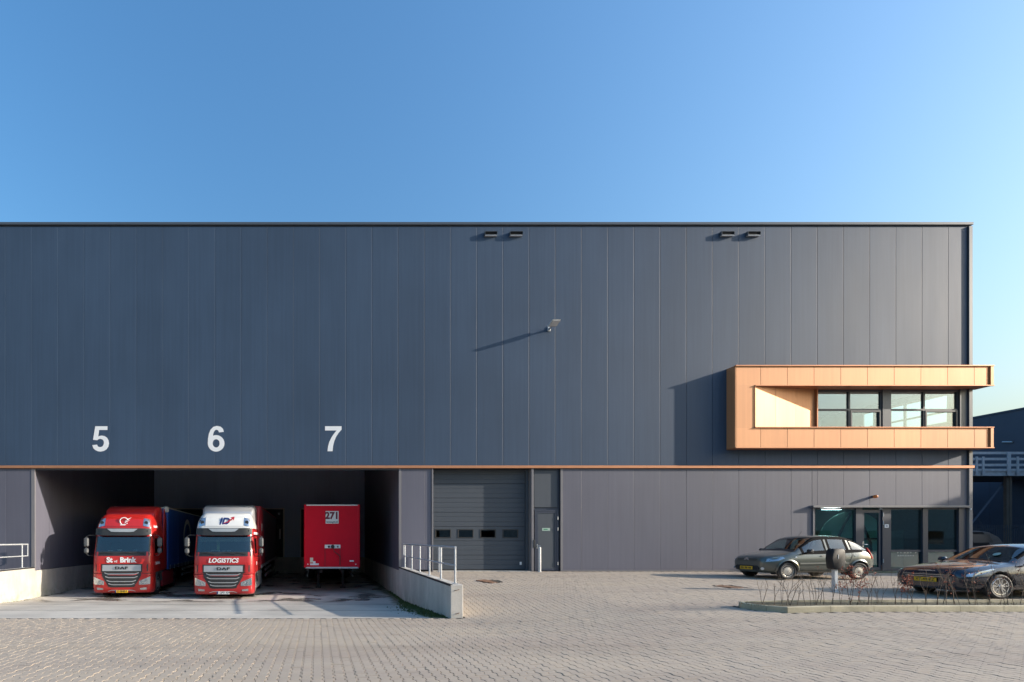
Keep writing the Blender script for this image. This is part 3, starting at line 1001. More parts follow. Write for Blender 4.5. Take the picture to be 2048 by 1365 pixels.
# door leaf of the entrance
da, db = PX(1726) + .01, PX(1766) - .01
ed = obj('entrance_door', MB().box(da, da + .10, .06, .13, .03, ENT_Z - .08).box(db - .10, db, .06, .13, .03, ENT_Z - .08).box(da + .1001, db - .1001, .06, .13, .03, .16).box(da + .1001, db - .1001, .06, .13, ENT_Z - .2, ENT_Z - .08), mt['frame_b'], wh)
box('door_pane', (da + .10, db - .10, EY, EY + .012, .16, ENT_Z - .2), mt['glass'], ed)
obj('door_handle', MB().tube([(da + .05, .06, 1.12), (da + .05, .0, 1.12), (da + .18, .0, 1.12)], .014, 8), mt['chrome'], ed)
obj('door_plate', MB().box(da + .02, da + .08, .05, .0605, 1.0, 1.25), mt['chrome'], ed)
for z in (.35, 1.95, 2.3):
    obj('hinge', MB().tube([(db + .03, .01, z), (db + .03, .01, z + .16)], .015, 8), mt['galv'], ed)
box('entry_sign', (PX(1770), PX(1778), .012, .0195, PZ(1056), PZ(1049)), mt['letter'], wh)
box('sign_mark', (PX(1772), PX(1776), .009, .0118, PZ(1053.5), PZ(1051.5)), mt['decal_blue'], wh)
box('entrance_step', (ENT_X0, 27.29, -.9, .6, -.08, .012), mt['slab'], wh)
# lettering film on the panes (illegible rows of characters in the photograph)
for row, (pyy, pxs) in enumerate(((1106, (1784, 1800, 1806, 1814, 1820, 1826, 1836)), (1112, (1784, 1801, 1806, 1811, 1816, 1821, 1826, 1831)))):
    for p in pxs:
        box('window_film', (PX(p), PX(p + 1.6), EY - .004, EY - .001, PZ(pyy + .7), PZ(pyy - .7)), mt['letter'], wh)
# lobby
def room(x0, x1, y0, y1, z0, z1, right=True, ceil='room'):
    box('room_floor', (x0, x1, y0, y1, z0 - .05, z0), mt['room_dark'], wh)
    box('room_ceiling', (x0, x1, y0, y1, z1, z1 + .05), mt[ceil], wh)
    box('room_wall', (x0, x1, y1, y1 + .05, z0, z1), mt['room'], wh)
    box('room_wall', (x0 - .05, x0 - .001, y0, y1, z0, z1), mt['room'], wh)
room(20.75, 27.30, .165, 5.0, .014, 2.72)
box('room_wall', (24.1, 24.2, 1.9, 4.99, .02, 2.71), mt['room'], wh)
ar = link('arched_screen', None)
arch = MB()
ac, ay, arad = (PX(1708) * 1.045, .02), 1.0, 1.55
seg = [(ac[0] + arad * math.cos(t), ac[1] + 1.12 + arad * .92 * math.sin(t)) for t in np.linspace(0, math.pi, 24)]
arch.prism(seg + [(ac[0] - arad, .03), (ac[0] + arad, .03)], 'y', ay, ay + .03)
bpy.data.objects.remove(ar)
ar = tag(obj('arched_screen', arch, mt['green_board']), 'pale green arched screen with dark ribs behind the entrance glass', 'screen')
for dx in (-1.0, 1.0):
    rib = [(ac[0] + dx * .12, ay - .02, 2.5), (ac[0] + dx * .45, ay - .02, 1.9), (ac[0] + dx * .75, ay - .02, 1.2), (ac[0] + dx * .85, ay - .02, .05)]
    obj('rib', MB().tube(rib, .045, 6), mt['plastic'], ar)
obj('cross_rib', MB().tube([(ac[0] - 1.5, ay - .08, 1.36), (ac[0] + 1.5, ay - .08, 1.36)], .035, 6), mt['plastic'], ar)
cb = thing('dark_cabinet', 'dark cabinet standing behind the entrance glass right of the door', 'cabinet', (PX(1797) * 1.05, 1.2, .014))
obj('carcass', MB().box(-.40, .40, 0, .4, .7, 1.75, c=.01), mt['plastic'], cb)
for z in (.02, ):
    obj('base', MB().box(-.38, .38, .02, .38, 0, .699), mt['plastic_g'], cb)
obj('shelf_front', MB().box(-.36, -.02, -.012, -.001, .75, 1.7, c=.004), mt['plastic_g'], cb)
obj('shelf_front', MB().box(.02, .36, -.012, -.001, .75, 1.7, c=.004), mt['plastic_g'], cb)
cl = tag(obj('ceiling_lamp', MB().box(22.2, 23.0, .95, 1.03, 2.635, 2.665).box(22.4, 22.8, .97, 1.01, 2.6651, 2.715), mt['lamp_on']), 'thin lit ceiling lamp seen through the entrance glass', 'lamp')

# ---- dock bay
DB = 15.6
CEIL = 6.9
lo_mesh_cache = {}
def bay_panel(x, y, w, z0, z1, rz, mat='wall_low'):
    key = (round(w, 3), z0, z1, mat)
    if key not in lo_mesh_cache:
        lo_mesh_cache[key] = panel_mesh('bay_panel', w, z0, z1, mt[mat], .007)
    link('bay_panel', lo_mesh_cache[key], wh, (x, y, 0), (0, 0, rz))
k = 0
y = .055
while y < DB - .05:
    w = min(1.1, DB - y)
    bay_panel(DOCK_X0 - .012, y, w, .035, CEIL, R(90))            # faces +X
    bay_panel(DOCK_X1 + .012, y + w, w, .035, CEIL, R(-90))       # faces -X
    y += 1.1
back(DOCK_X0 - .16, DOCK_X0 - .065, .056, DB, .0, CEIL)
back(DOCK_X1 + .065, DOCK_X1 + .16, .161, DB, .0, CEIL)
box('bay_ceiling', (DOCK_X0 - .16, DOCK_X1 + .16, .165, DB + .1, CEIL + .001, CEIL + .06), mt['room'], wh)
box('bay_lintel', (DOCK_X0, DOCK_X1, .03, .16, Z_STRIP0 - .06, Z_STRIP0 - .002), mt['trim_dark'], wh)
# back wall round three dock doors
DOORS = [-9.12, -4.30, .62]
HW, DZ0, DZ1 = 1.85, .10, 3.56
segs = [DOCK_X0 - .06]
for d in DOORS:
    segs += [d - HW, d + HW]
segs += [DOCK_X1 + .06]
for a, b in zip(segs[::2], segs[1::2]):
    nn = max(1, round((b - a) / 1.1))
    for q in range(nn):
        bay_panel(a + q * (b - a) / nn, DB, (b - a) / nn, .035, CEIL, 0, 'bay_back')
for d in DOORS:
    nn = 3
    for q in range(nn):
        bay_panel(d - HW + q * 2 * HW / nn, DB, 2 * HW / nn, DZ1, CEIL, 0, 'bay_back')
    dd = obj('dock_shelter', MB().box(d - HW + .002, d - HW + .55, DB + .02, DB + .35, DZ0, DZ1).box(d + HW - .55, d + HW - .002, DB + .02, DB + .35, DZ0, DZ1).box(d - HW + .551, d + HW - .551, DB + .02, DB + .35, DZ1 - .8, DZ1), mt['black'], wh)
    box('shelter_frame', (d - HW - .05, d - HW + .05, DB - .07, DB + .03, DZ0 - .05, DZ1 + .05), mt['white'], dd)
    box('shelter_frame', (d + HW - .05, d + HW + .05, DB - .07, DB + .03, DZ0 - .05, DZ1 + .05), mt['white'], dd)
    box('shelter_frame', (d - HW + .051, d + HW - .051, DB - .07, DB + .03, DZ1 - .05, DZ1 + .05), mt['white'], dd)
    box('door_leaf', (d - HW + .5, d + HW - .5, DB + .36, DB + .42, DZ0, DZ1), mt['trim_dark'], dd)
    for sx in (-1, 1):
        box('marker', (d + sx * (HW - .28) - .04, d + sx * (HW - .28) + .04, DB + .005, DB + .0195, 1.35, 2.1), mt['letter'], dd)
        obj('dock_light', MB().box(d + sx * (HW - .35) - .07, d + sx * (HW - .35) + .07, DB - .25, DB + .01, DZ1 - .45, DZ1 - .3, c=.02), mt['galv'], dd)
        box('bumper', (d + sx * .95 - .12, d + sx * .95 + .12, DB - .18, DB - .003, -.45, .02), mt['black'], dd)
        obj('wheel_guide', MB().tube([(d + sx * 1.42, DB - 3.0, -1.0), (d + sx * 1.42, DB - .4, -1.0)], .09, 10), mt['plastic_g'], dd)
back(DOCK_X0 - .1, DOCK_X1 + .1, DB + .5, DB + .6, .0, CEIL)
dw = obj('dock_wall', MB().box(DOCK_X0 - .05, DOCK_X1 + .05, DB, DB + .45, -1.3, .03), mt['concrete'], wh)

# ---- bay numbers, bold grotesque figures
FIG = {'5': [[(.53, 1), (.13, 1), (.055, .46), (.195, .44), (.225, .475), (.275, .495), (.32, .49), (.37, .465), (.405, .41), (.415, .335), (.40, .255), (.365, .195), (.31, .165), (.25, .17), (.21, .20), (.19, .265), (.03, .245), (.06, .13), (.125, .05), (.21, .0), (.30, -.015), (.41, .01), (.50, .075), (.56, .18), (.58, .32), (.565, .44), (.515, .545), (.44, .605), (.35, .625), (.28, .615), (.225, .585), (.255, .85), (.53, .85)]],
       '7': [[(.02, 1), (.565, 1), (.565, .865), (.47, .735), (.385, .575), (.325, .40), (.285, .20), (.27, 0), (.10, 0), (.12, .20), (.165, .385), (.235, .56), (.32, .71), (.40, .83), (.02, .83)]],
       '6': [[(.03, .32), (.035, .5), (.065, .70), (.12, .86), (.21, .975), (.33, 1.015), (.45, .985), (.53, .90), (.56, .775), (.40, .755), (.38, .82), (.33, .86), (.28, .85), (.235, .79), (.205, .68), (.195, .55), (.19, .36)],
             [(.305 + .275 * math.cos(t), .315 + .33 * math.sin(t)) for t in np.linspace(0, 2 * math.pi, 29)] + [(.305 + .115 * math.cos(t), .315 + .165 * math.sin(t)) for t in np.linspace(2 * math.pi, 0, 29)]]}
for s_, p in (('5', 201), ('6', 432), ('7', 667)):
    mb = MB()
    for q, poly in enumerate(FIG[s_]):
        mb.prism([((x - .30) * 1.27, z * 1.05) for x, z in poly], 'y', -.005 - .0006 * q, .001)
    obj('numeral', mb, mt['numeral'], wh, (PX(p), 0, PZ(903)))

# ---- copper window box
P_ = -.45                              # front plane of the box
def BX(p):
    return (p - 635) / (1014 / (DIST + P_))
def BZ(p):
    return EYE + (1079 - p) / (1014 / (DIST + P_))
bx0, bx1 = BX(1470.6), BX(1985.5)
tz0, tz1, lz0, lz1 = BZ(772), BZ(731.5), BZ(896.5), BZ(855)
ix = BX(1510)
cb0 = box('copper_window_box', (bx0 + .02, 27.29, P_ + .035, -.003, tz0 + .02, tz1 - .02), mt['backing'], wh)
box('band_core', (bx0 + .02, 27.29, P_ + .035, -.003, lz0 + .02, lz1 - .02), mt['backing'], cb0)
box('band_core', (27.405, bx1 - .02, P_ + .035, 5.0, lz0 + .02, lz1 - .02), mt['copper'], cb0)
box('band_core', (27.405, bx1 - .02, P_ + .035, 5.0, tz0 + .02, tz1 - .02), mt['copper'], cb0)
box('band_core', (27.29, 27.405, P_ + .035, -.06, tz0 + .02, tz1 - .02), mt['backing'], cb0)
box('band_core', (27.29, 27.405, P_ + .035, -.06, lz0 + .02, lz1 - .02), mt['backing'], cb0)
seam = [bx0 + .03] + [BX(1521.3) + k * 1.0985 for k in range(9)] + [BX(1976)]
def cpanel(a, b, z0, z1):
    c_ = .006
    me = MB().prism([(a + .003, .03), (a + .003, c_), (a + .003 + c_, 0), (b - .003 - c_, 0), (b - .003, c_), (b - .003, .03)], 'z', z0, z1).mesh('copper_panel', mt['copper'])
    link('copper_panel', me, cb0, (0, P_, 0))
for a, b in zip(seam[:-1], seam[1:]):
    if b - a > .05:
        cpanel(a, b, tz0 + .03, tz1 - .035)
        cpanel(a, b, lz0 + .03, lz1 - .03)
cpanel(seam[0], ix, lz1 - .029, tz0 + .029)
# end fin, copings and cappings
for z0, z1 in ((tz0 + .026, tz1 - .031), (lz0 + .026, lz1 - .026)):
    box('end_fin', (bx1 - .115, bx1, P_ - .03, P_ + .30, z0, z1), mt['copper'], cb0)
for z0, z1, xa in ((tz1 - .03, tz1 + .01, bx0 - .015), (tz0 - .012, tz0 + .025, ix - .02), (lz1 - .025, lz1 + .012, ix - .02), (lz0 - .012, lz0 + .025, bx0 - .012)):
    box('capping', (xa, bx1 + .02, P_ - .045, P_ + .032, z0, z1), mt['copper_trim'], cb0, c=.004)
box('top_cover', (bx0, bx1, P_ + .033, -.003, tz1 - .019, tz1 - .002), mt['copper_trim'], cb0)
box('soffit', (bx0 + .01, bx1 - .01, P_ + .034, -.004, lz0 - .004, lz0 + .019), mt['copper_trim'], cb0)
box('soffit', (ix, bx1 - .01, P_ + .034, .12, tz0 - .004, tz0 + .019), mt['copper_trim'], cb0)
box('sill', (ix, bx1 - .01, P_ + .034, .12, lz1 - .019, lz1 + .004), mt['copper_trim'], cb0)
box('left_cheek', (bx0, bx0 + .03, P_ + .005, -.003, lz0 + .02, tz1 - .02), mt['copper'], cb0)
# slanted reveal, three sheets
wx = 21.02
sy = lambda x: P_ + .0 + (x - ix) / (wx - ix) * (.10 - P_)
cuts = [ix + .005, BX(1559), BX(1607) + .03, wx - .03]
for a, b in zip(cuts[:-1], cuts[1:]):
    me = MB().prism([(a + .003, sy(a)), (b - .003, sy(b)), (b - .003, sy(b) + .03), (a + .003, sy(a) + .03)], 'z', lz1 + .006, tz0 - .006).mesh('reveal_panel', mt['copper'])
    link('reveal_panel', me, cb0)
box('reveal_edge', (ix - .02, ix + .004, P_ - .02, P_ + .03, lz1 + .013, tz0 - .013), mt['copper_trim'], cb0)
box('reveal_edge', (wx - .028, wx + .012, .0, .14, lz1 + .006, tz0 - .006), mt['copper_trim'], cb0)
# windows of the box
wz0, wz1 = lz1 + .006, tz0 - .006
def upper_window(xa, xb):
    f = obj('window', MB().box(xa, xa + .05, .06, .15, wz0, wz1).box(xb - .05, xb, .06, .15, wz0, wz1).box(xa + .0501, xb - .0501, .06, .15, wz0, wz0 + .07).box(xa + .0501, xb - .0501, .06, .15, wz1 - .09, wz1), mt['frame'], cb0)
    xm, zm = (xa + xb) / 2, wz0 + (wz1 - wz0) * .50
    box('mullion', (xm - .035, xm + .035, .055, .149, wz0 + .0701, wz1 - .0901), mt['frame'], f)
    box('transom', (xa + .0501, xm - .0351, .055, .149, zm - .035, zm + .035), mt['frame'], f)
    box('transom', (xm + .0351, xb - .0501, .055, .149, zm - .035, zm + .035), mt['frame'], f)
    a2, b2, c2, d2 = xm + .036, xb - .051, wz0 + .071, zm - .036
    obj('sash', MB().box(a2, a2 + .06, .035, .14, c2, d2).box(b2 - .06, b2, .035, .14, c2, d2).box(a2 + .0601, b2 - .0601, .035, .14, c2, c2 + .06).box(a2 + .0601, b2 - .0601, .035, .14, d2 - .06, d2), mt['frame'], f)
    for (p, q, r_, s_) in ((xa + .05, xm - .035, wz0 + .07, zm - .035), (xa + .05, xm - .035, zm + .035, wz1 - .09), (xm + .035, xb - .05, zm + .035, wz1 - .09), (a2 + .06, b2 - .06, c2 + .06, d2 - .06)):
        box('pane', (p, q, .10, .11, r_, s_), mt['glass_up'], f)
upper_window(wx + .02, PX(1766.5))
upper_window(PX(1783), PX(1920))
box('pier', (PX(1766.5) + .002, PX(1783) - .002, .02, .16, wz0, wz1), mt['trim_dark'], cb0)
box('pier', (PX(1920) + .002, 27.40, .0, .16, wz0, wz1), mt['trim_dark'], cb0)
room(20.6, 27.30, .17, 6.2, 5.62, 7.95)
back(18.2, 20.5, .31, .36, 5.6, 7.95)

# ---- things fixed to the facade
for k, (p0, p1) in enumerate(((968, 993), (1018, 1044), (1439, 1465), (1491, 1517))):
    t = thing('wall_vent', ['first hooded wall vent from the left under the roof edge', 'second hooded wall vent from the left under the roof edge', 'third hooded wall vent from the left under the roof edge', 'rightmost hooded wall vent under the roof edge'][k],
              'vent', ((PX(p0) + PX(p1)) / 2, 0, PZ(474.5)), (0, 0, 0), 'vents under the roof edge')
    w = (PX(p1) - PX(p0)) / 2
    obj('hood', MB().box(-w, w, -.12, -.002, .165, .18).box(-w, -w + .014, -.12, -.002, .02, .1649).box(w - .014, w, -.12, -.002, .02, .1649), mt['trim_dark'], t)
    obj('frame', MB().box(-w + .015, w - .015, -.115, -.002, .0, .02), mt['galv'], t)
    obj('grille', MB().box(-w + .02, w - .02, -.06, -.05, .021, .164), mt['black'], t)
    for q in range(3):
        obj('slat', MB().box(-w + .02, w - .02, -.09, -.062, .045 + q * .04, .05 + q * .04), mt['plastic'], t)

t = thing('wall_lamp', 'flat grey floodlight on a short arm high on the facade', 'lamp', (9.72, 0, 10.17))
obj('wall_plate', MB().box(-.06, .06, -.03, -.002, -.10, .10, c=.008), mt['galv'], t)
obj('arm', MB().tube([(0, -.02, 0), (0.03, -.22, .02)], .03, 8).prism([(-.02, -.08), (-.20, .0), (-.20, .03), (-.02, .03)], 'x', -.01, .01), mt['galv'], t)
obj('housing', MB().prism([(-.16, .03), (-.30, .0), (-.62, .10), (-.64, .13), (-.30, .09), (-.16, .08)], 'x', -.13, .19), mt['galv_b'], t)
obj('light_panel', MB().prism([(-.32, -.002), (-.64, .087), (-.64, .095), (-.32, .006)], 'x', -.10, .16), mt['white'], t)

t = thing('beacon_lamp', 'small orange beacon on the wall above the entrance', 'lamp', (PX(1745), 0, PZ(994)))
obj('base', MB().lathe([(.05, -.002), (.055, -.03), (.05, -.07)], (0, 0, 0), 'y', 14), mt['plastic_g'], t, smooth=True)
obj('dome', MB().lathe([(.065, -.07), (.07, -.10), (.066, -.15), (.04, -.185), (.012, -.195)], (0, 0, 0), 'y', 16), mt['amber'], t, smooth=True)
t = thing('door_bell', 'tiny white bell button on the corner trim beside the entrance', 'bell', (PX(1937), -.055, PZ(1019)))
obj('casing', MB().box(-.035, .035, -.03, -.001, -.035, .035, c=.01), mt['letter'], t)
obj('button', MB().lathe([(.02, -.03), (.018, -.04)], (0, 0, 0), 'y', 10), mt['galv'], t)

for k, (p, lab) in enumerate(((875.5, 'white steel bollard beside the left jamb of the roller door'), (1073, 'white steel bollard before the side door'))):
    t = thing('bollard', lab, 'bollard', (PX(p), -.30, float(gz(PX(p), -.3)) - .003), (0, 0, 0), 'bollards by the roller door')
    obj('tube', MB().lathe([(.055, 0), (.055, .98), (.045, 1.02), (.02, 1.035)], (0, 0, 0), 'z', 16), mt['galv_b'], t, smooth=True)
    obj('foot_collar', MB().lathe([(.085, 0.0), (.085, .012), (.056, .016)], (0, 0, 0), 'z', 16), mt['galv'], t)
# ------------------------------------------------------------------ trucks (local: front at y=0 facing -y, ground z=0)
ZR = [.20, .28, .55, .95, 1.02, 1.03, 1.10, 1.74, 1.93, 2.58, 2.66, 2.90, 3.02, 3.30, 3.48, 3.56]
YF = [.12, .04, .0, .0, .01, .03, .02, .06, .10, .25, .27, .29, .31, .42, .58, .78]
HWZ = [1.20, 1.235, 1.245, 1.245, 1.245, 1.245, 1.245, 1.24, 1.235, 1.20, 1.195, 1.18, 1.17, 1.10, 1.02, .94]
def cab_y(x, z):
    yf, hw, r = np.interp(z, ZR, YF), np.interp(z, ZR, HWZ), .24
    ax = abs(x)
    y = yf + .06 * (ax / hw) ** 2
    if ax > hw - r:
        t = min(1.0, (ax - (hw - r)) / r)
        y += r * (1 - math.sqrt(max(0, 1 - t * t)))
    return float(y)

def cab_ring(z, yb):
    hw, r = float(np.interp(z, ZR, HWZ)), .24
    xs = [-hw + r * (1 - math.sin(t)) for t in np.linspace(math.pi / 2, 0.15, 5)]
    xs += list(np.linspace(-(hw - r) * .96, (hw - r) * .96, 13))
    xs += [-q for q in xs[4::-1]]
    p = [(-hw, yb, z)] + [(x, min(cab_y(x, z), yb - .01), z) for x in xs] + [(hw, yb, z)]
    return p

def patch(name, parent, xs, zt, zb, off, mat, rows=4, thick=.02):
    """a piece of trim that follows the curved front; zt / zb: numbers or functions of x"""
    f = lambda q, x: q(x) if callable(q) else q
    mb = MB()
    n = len(xs)
    fr = [[(x, cab_y(x, f(zb, x) + (f(zt, x) - f(zb, x)) * k / rows) - off, f(zb, x) + (f(zt, x) - f(zb, x)) * k / rows) for x in xs] for k in range(rows + 1)]
    bk = [[(p[0], p[1] + thick, p[2]) for p in r_] for r_ in fr]
    v = [p for r_ in fr for p in r_] + [p for r_ in bk for p in r_]
    N = n * (rows + 1)
    fc = []
    for k in range(rows):
        for i in range(n - 1):
            a = k * n + i
            fc += [(a, a + 1, a + n + 1, a + n), (N + a + n, N + a + n + 1, N + a + 1, N + a)]
    for k in range(rows):
        for a in (k * n, k * n + n - 1):
            fc.append((a, a + n, N + a + n, N + a))
    for i in range(n - 1):
        for a in (i, rows * n + i):
            fc.append((a, a + 1, N + a + 1, N + a))
    mb.add(v, fc)
    return obj(name, mb, mat, parent, smooth=True, angle=50)

def truck_wheel(parent, x, y, r=.50, w=.30, side=1, deep=False):
    wv = obj('wheel', MB().lathe([(.10, -.5 * w), (.12, .5 * w)], (0, 0, 0), 'x', 12), mt['chassis'], parent, (x, y, r))
    s = side
    obj('tyre', MB().lathe([(.29, -.45 * w), (.40, -.5 * w), (r - .03, -.46 * w), (r, -.36 * w), (r, .36 * w), (r - .03, .46 * w), (.40, .5 * w), (.29, .45 * w)], (0, 0, 0), 'x', 32), mt['black'], wv, smooth=True)
    o = s * w * .5
    prof = [(.30, o * .8), (.285, o * .95), (.25, o * .55), (.20, o * .30), (.17, o * .9), (.10, o * 1.05), (.04, o * 1.1)] if not deep else [(.30, o * .9), (.28, o * .9), (.25, -o * .2), (.18, -o * .3), (.16, o * .1), (.1, o * .4), (.04, o * .45)]
    obj('rim', MB().lathe(prof, (0, 0, 0), 'x', 24), mt['rim'], wv, smooth=True)
    for k in range(10):
        t = 2 * math.pi * k / 10
        obj('bolt', MB().lathe([(.012, o * (.9 if not deep else .1)), (.010, o * (1.04 if not deep else .22))], (0, .14 * math.cos(t), .14 * math.sin(t)), 'x', 6), mt['chrome'], wv)
    return wv

def tractor(t, paint, top_paint, visor_silver, spec):
    P = mt[paint]
    # upper cab, with the windscreen left open
    mb = MB()
    zs = [1.03, 1.10, 1.45, 1.74, 1.93, 2.15, 2.36, 2.58, 2.66, 2.90]
    rings = [cab_ring(z, 2.25) for z in zs]
    n = len(rings[0])
    v = [p for g in rings for p in g]
    f = []
    for i in range(len(rings) - 1):
        for k in range(n):
            if 1.92 < zs[i] and zs[i + 1] < 2.59 and 4 <= k <= 19:
                continue
            f.append((i * n + k, i * n + (k + 1) % n, (i + 1) * n + (k + 1) % n, (i + 1) * n + k))
    f += [tuple(range(n - 1, -1, -1)), tuple(range(len(v) - n, len(v)))]
    mb.add(v, f)
    cab = obj('cab', mb, P, t, smooth=True, angle=45)
    # high roof
    mb = MB().loft([cab_ring(z, 2.24) for z in (2.905, 3.02, 3.15, 3.30, 3.40, 3.48, 3.53, 3.56)])
    roof = obj('high_roof', mb, mt[top_paint], t, smooth=True, angle=60)
    mid = list(np.linspace(-.78, .78, 9))
    patch('roof_panel', roof, mid, 3.40, 3.0, .012, mt[top_paint])
    # bumper block below
    mb = MB().loft([cab_ring(z, .64) for z in (.20, .28, .40, .55, .75, .95, 1.01)])
    bumper = obj('bumper', mb, P, t, smooth=True, angle=50)
    # grille
    xs = list(np.linspace(-.80, .80, 13))
    gb = lambda x: .44 + max(0, abs(x) - .52) * 1.75
    gr = patch('grille', t, xs, 1.055, gb, .008, mt['plastic'])
    for z, w in ((.985, .70), (.83, .66), (.67, .60), (.535, .53)):
        sx = list(np.linspace(-w, w, 11))
        up = lambda x, z=z, w=w: z + .03 + max(0, abs(x) - w + .14) * .35
        patch('grille_slat', gr, sx, up, lambda x, up=up: up(x) - .028, .030, mt['silver'], 1, .04)
    patch('grille_mesh', gr, list(np.linspace(-.11, .11, 3)), .74, .62, .014, mt['chassis'], 1)
    bp = patch('badge_surround', t, list(np.linspace(-.84, .84, 11)), 1.42, 1.06, .010, mt['plastic'])
    patch('badge_panel', bp, list(np.linspace(-.79, .79, 11)), 1.375, 1.125, .024, mt['silver'])
    lettering('badge_lettering', 'DAF', .155, mt['decal_dark'], bp, (0, -.018, 1.25), FACE_FRONT, bold=.03, sx=1.75, ext=.004, spacing=1.12)
    # lamps
    for s in (-1, 1):
        hx = [s * q for q in np.linspace(.72, 1.16, 7)]
        h = patch('headlight', t, hx, lambda x: .70 + (abs(x) - .72) * .42, lambda x: .55 + max(0, abs(x) - .95) * .10, .010, mt['silver'])
        patch('lamp_lens', h, hx, lambda x: .695 + (abs(x) - .72) * .42, lambda x: .555 + max(0, abs(x) - .95) * .10, .022, mt['lens'], 4, .004)
        for q in (.85, .99):
            obj('reflector', MB().lathe([(.055, 0), (.04, .02), (.015, .03)], (s * q, cab_y(q, .66) - .018, .655), 'y', 12), mt['chrome'], h)
        fx = [s * q for q in np.linspace(.76, 1.02, 5)]
        patch('fog_lamp', t, fx, lambda x: .405 + (abs(x) - .76) * .12, .335, .012, mt['chrome'], 2)
        # corner air deflectors beside the grille
        dx = [s * q for q in np.linspace(.90, 1.02, 4)]
        patch('air_deflector', t, dx, 1.42, 1.10, .035, P, 3, .03)
        patch('deflector_slot', t, [s * q for q in np.linspace(1.025, 1.075, 3)], 1.40, 1.12, .003, mt['plastic'], 3, .01)
        # roof lamps
        rx = [s * q for q in np.linspace(.80, 1.06, 5)]
        rl = patch('roof_lamp', roof, rx, lambda x: 3.36 - (abs(x) - .80) * .12, lambda x: 2.98 + (1.06 - abs(x)) * .18, .014, mt['chrome'], 4)
        obj('reflector', MB().lathe([(.08, 0), (.05, .03), (.02, .04)], (s * .92, cab_y(.92, 3.16) - .035, 3.16), 'y', 12), mt['plastic'], rl)
    lb = lambda x: .235 + max(0, abs(x) - .42) * 0.0
    patch('lower_lip', t, list(np.linspace(-.56, .56, 9)), lambda x: .33 - max(0, abs(x) - .42) * .35, lambda x: .305 - max(0, abs(x) - .42) * .35, .02, mt['silver'], 1)
    # windscreen
    wx = list(np.linspace(-1.09, 1.09, 15))
    ws = patch('windscreen', t, wx, 2.62, 1.925, .006, mt['glass_truck'], 6, .006)
    patch('lower_surround', ws, list(np.linspace(-1.12, 1.12, 13)), 1.94, 1.76, .010, mt['plastic'])
    for s in (-1, 1):
        patch('screen_pillar', ws, [s * q for q in np.linspace(1.075, 1.125, 3)], 2.60, 1.93, .012, mt['plastic'])
    for a, b in ((-.95, -.35), (-.10, .50), (.28, .92)):
        obj('wiper', MB().tube([(a, cab_y(a, 1.86) - .035, 1.86), ((a + b) / 2, cab_y((a + b) / 2, 1.90) - .04, 1.905), (b, cab_y(b, 1.84) - .035, 1.84)], .012, 6), mt['chassis'], ws)
    vis = patch('sun_visor', t, list(np.linspace(-1.15, 1.15, 13)), 2.92, lambda x: 2.615 + max(0, abs(x) - .9) * .15, .16, mt['glass_dark'] if False else mt['plastic'], 3, .02)
    patch('visor_plate', vis, list(np.linspace(-.62, .62, 9)), 2.90, lambda x: 2.765 + max(0, abs(x) - .45) * .75, .175, mt['silver'], 2)
    for s in (-1, 1):
        obj('visor_bracket', MB().box(s * 1.02 - .02, s * 1.02 + .02, cab_y(1.02, 2.8) - .15, cab_y(1.02, 2.8) + .02, 2.78, 2.84), mt['plastic'], vis)
    # inside of the cab
    it = obj('dashboard', MB().box(-1.0, 1.0, .42, .80, 1.72, 1.96, c=.05), mt['plastic_g'], t)
    obj('cab_lining', MB().box(-1.1, 1.1, 2.05, 2.10, 1.4, 2.6).box(-1.1, 1.1, .8, 2.0, 1.38, 1.42), mt['fabric'], it)
    for s in (-1, 1):
        obj('seat', MB().box(s * .62 - .25, s * .62 + .25, 1.25, 1.40, 1.55, 2.25, c=.07).box(s * .62 - .13, s * .62 + .13, 1.27, 1.38, 2.27, 2.46, c=.04), mt['fabric'], it)
    st = MB()
    ring = [(.62 + .22 * math.cos(q), .93 - .10 * math.sin(q), 2.0 + .20 * math.sin(q)) for q in np.linspace(0, 2 * math.pi, 17)]
    st.tube(ring, .017, 6, False)
    obj('steering_wheel', st, mt['chassis'], it)
    for k in range(9):
        x = random.uniform(-.85, .85)
        obj('papers', MB().box(x - .08, x + .08, .44, .60, 1.961, 1.961 + random.uniform(.01, .06)), mt[random.choice(['letter', 'plastic', 'note', 'plastic_g'])], it)
    obj('curtain_rail', MB().box(-1.05, 1.05, .62, .65, 2.36, 2.55), mt[spec.get('screen_curtain', 'fabric')], it)
    if spec.get('pennant'):
        obj('pennant', MB().box(-.36, -.24, .60, .615, 2.0, 2.36), M('pennant_green', (.35, .45, .15)), it)
    # doors
    for s in (-1, 1):
        X = lambda z: s * float(np.interp(z, ZR, HWZ))
        q = lambda y0, y1, z0, z1, off, m_, nm, par: obj(nm, MB().add([(X(z0) + s * off, y0, z0), (X(z0) + s * off, y1, z0), (X(z1) + s * off, y1, z1), (X(z1) + s * off, y0, z1),
             (X(z0) - s * .01, y0, z0), (X(z0) - s * .01, y1, z0), (X(z1) - s * .01, y1, z1), (X(z1) - s * .01, y0, z1)], [(0, 1, 2, 3), (4, 7, 6, 5), (0, 4, 5, 1), (1, 5, 6, 2), (2, 6, 7, 3), (3, 7, 4, 0)]), m_, par)
        d = q(.46, 1.58, 1.08, 2.60, .008, P, 'door', t)
        q(.56, 1.36, 1.86, 2.50, .014, mt['glass_dark'], 'side_window', d)
        q(1.84, 2.08, 1.85, 2.50, .010, mt['glass_dark'], 'rear_side_window', t)
        obj('door_handle', MB().box(X(1.6) + s * .012 - .01, X(1.6) + s * .012 + .01, 1.36, 1.50, 1.58, 1.62), mt['plastic'], d)
        q(.44, .452, 1.06, 2.62, .0105, mt['chassis'], 'door_gap', d)
        q(1.59, 1.602, 1.06, 2.62, .0105, mt['chassis'], 'door_gap', d)
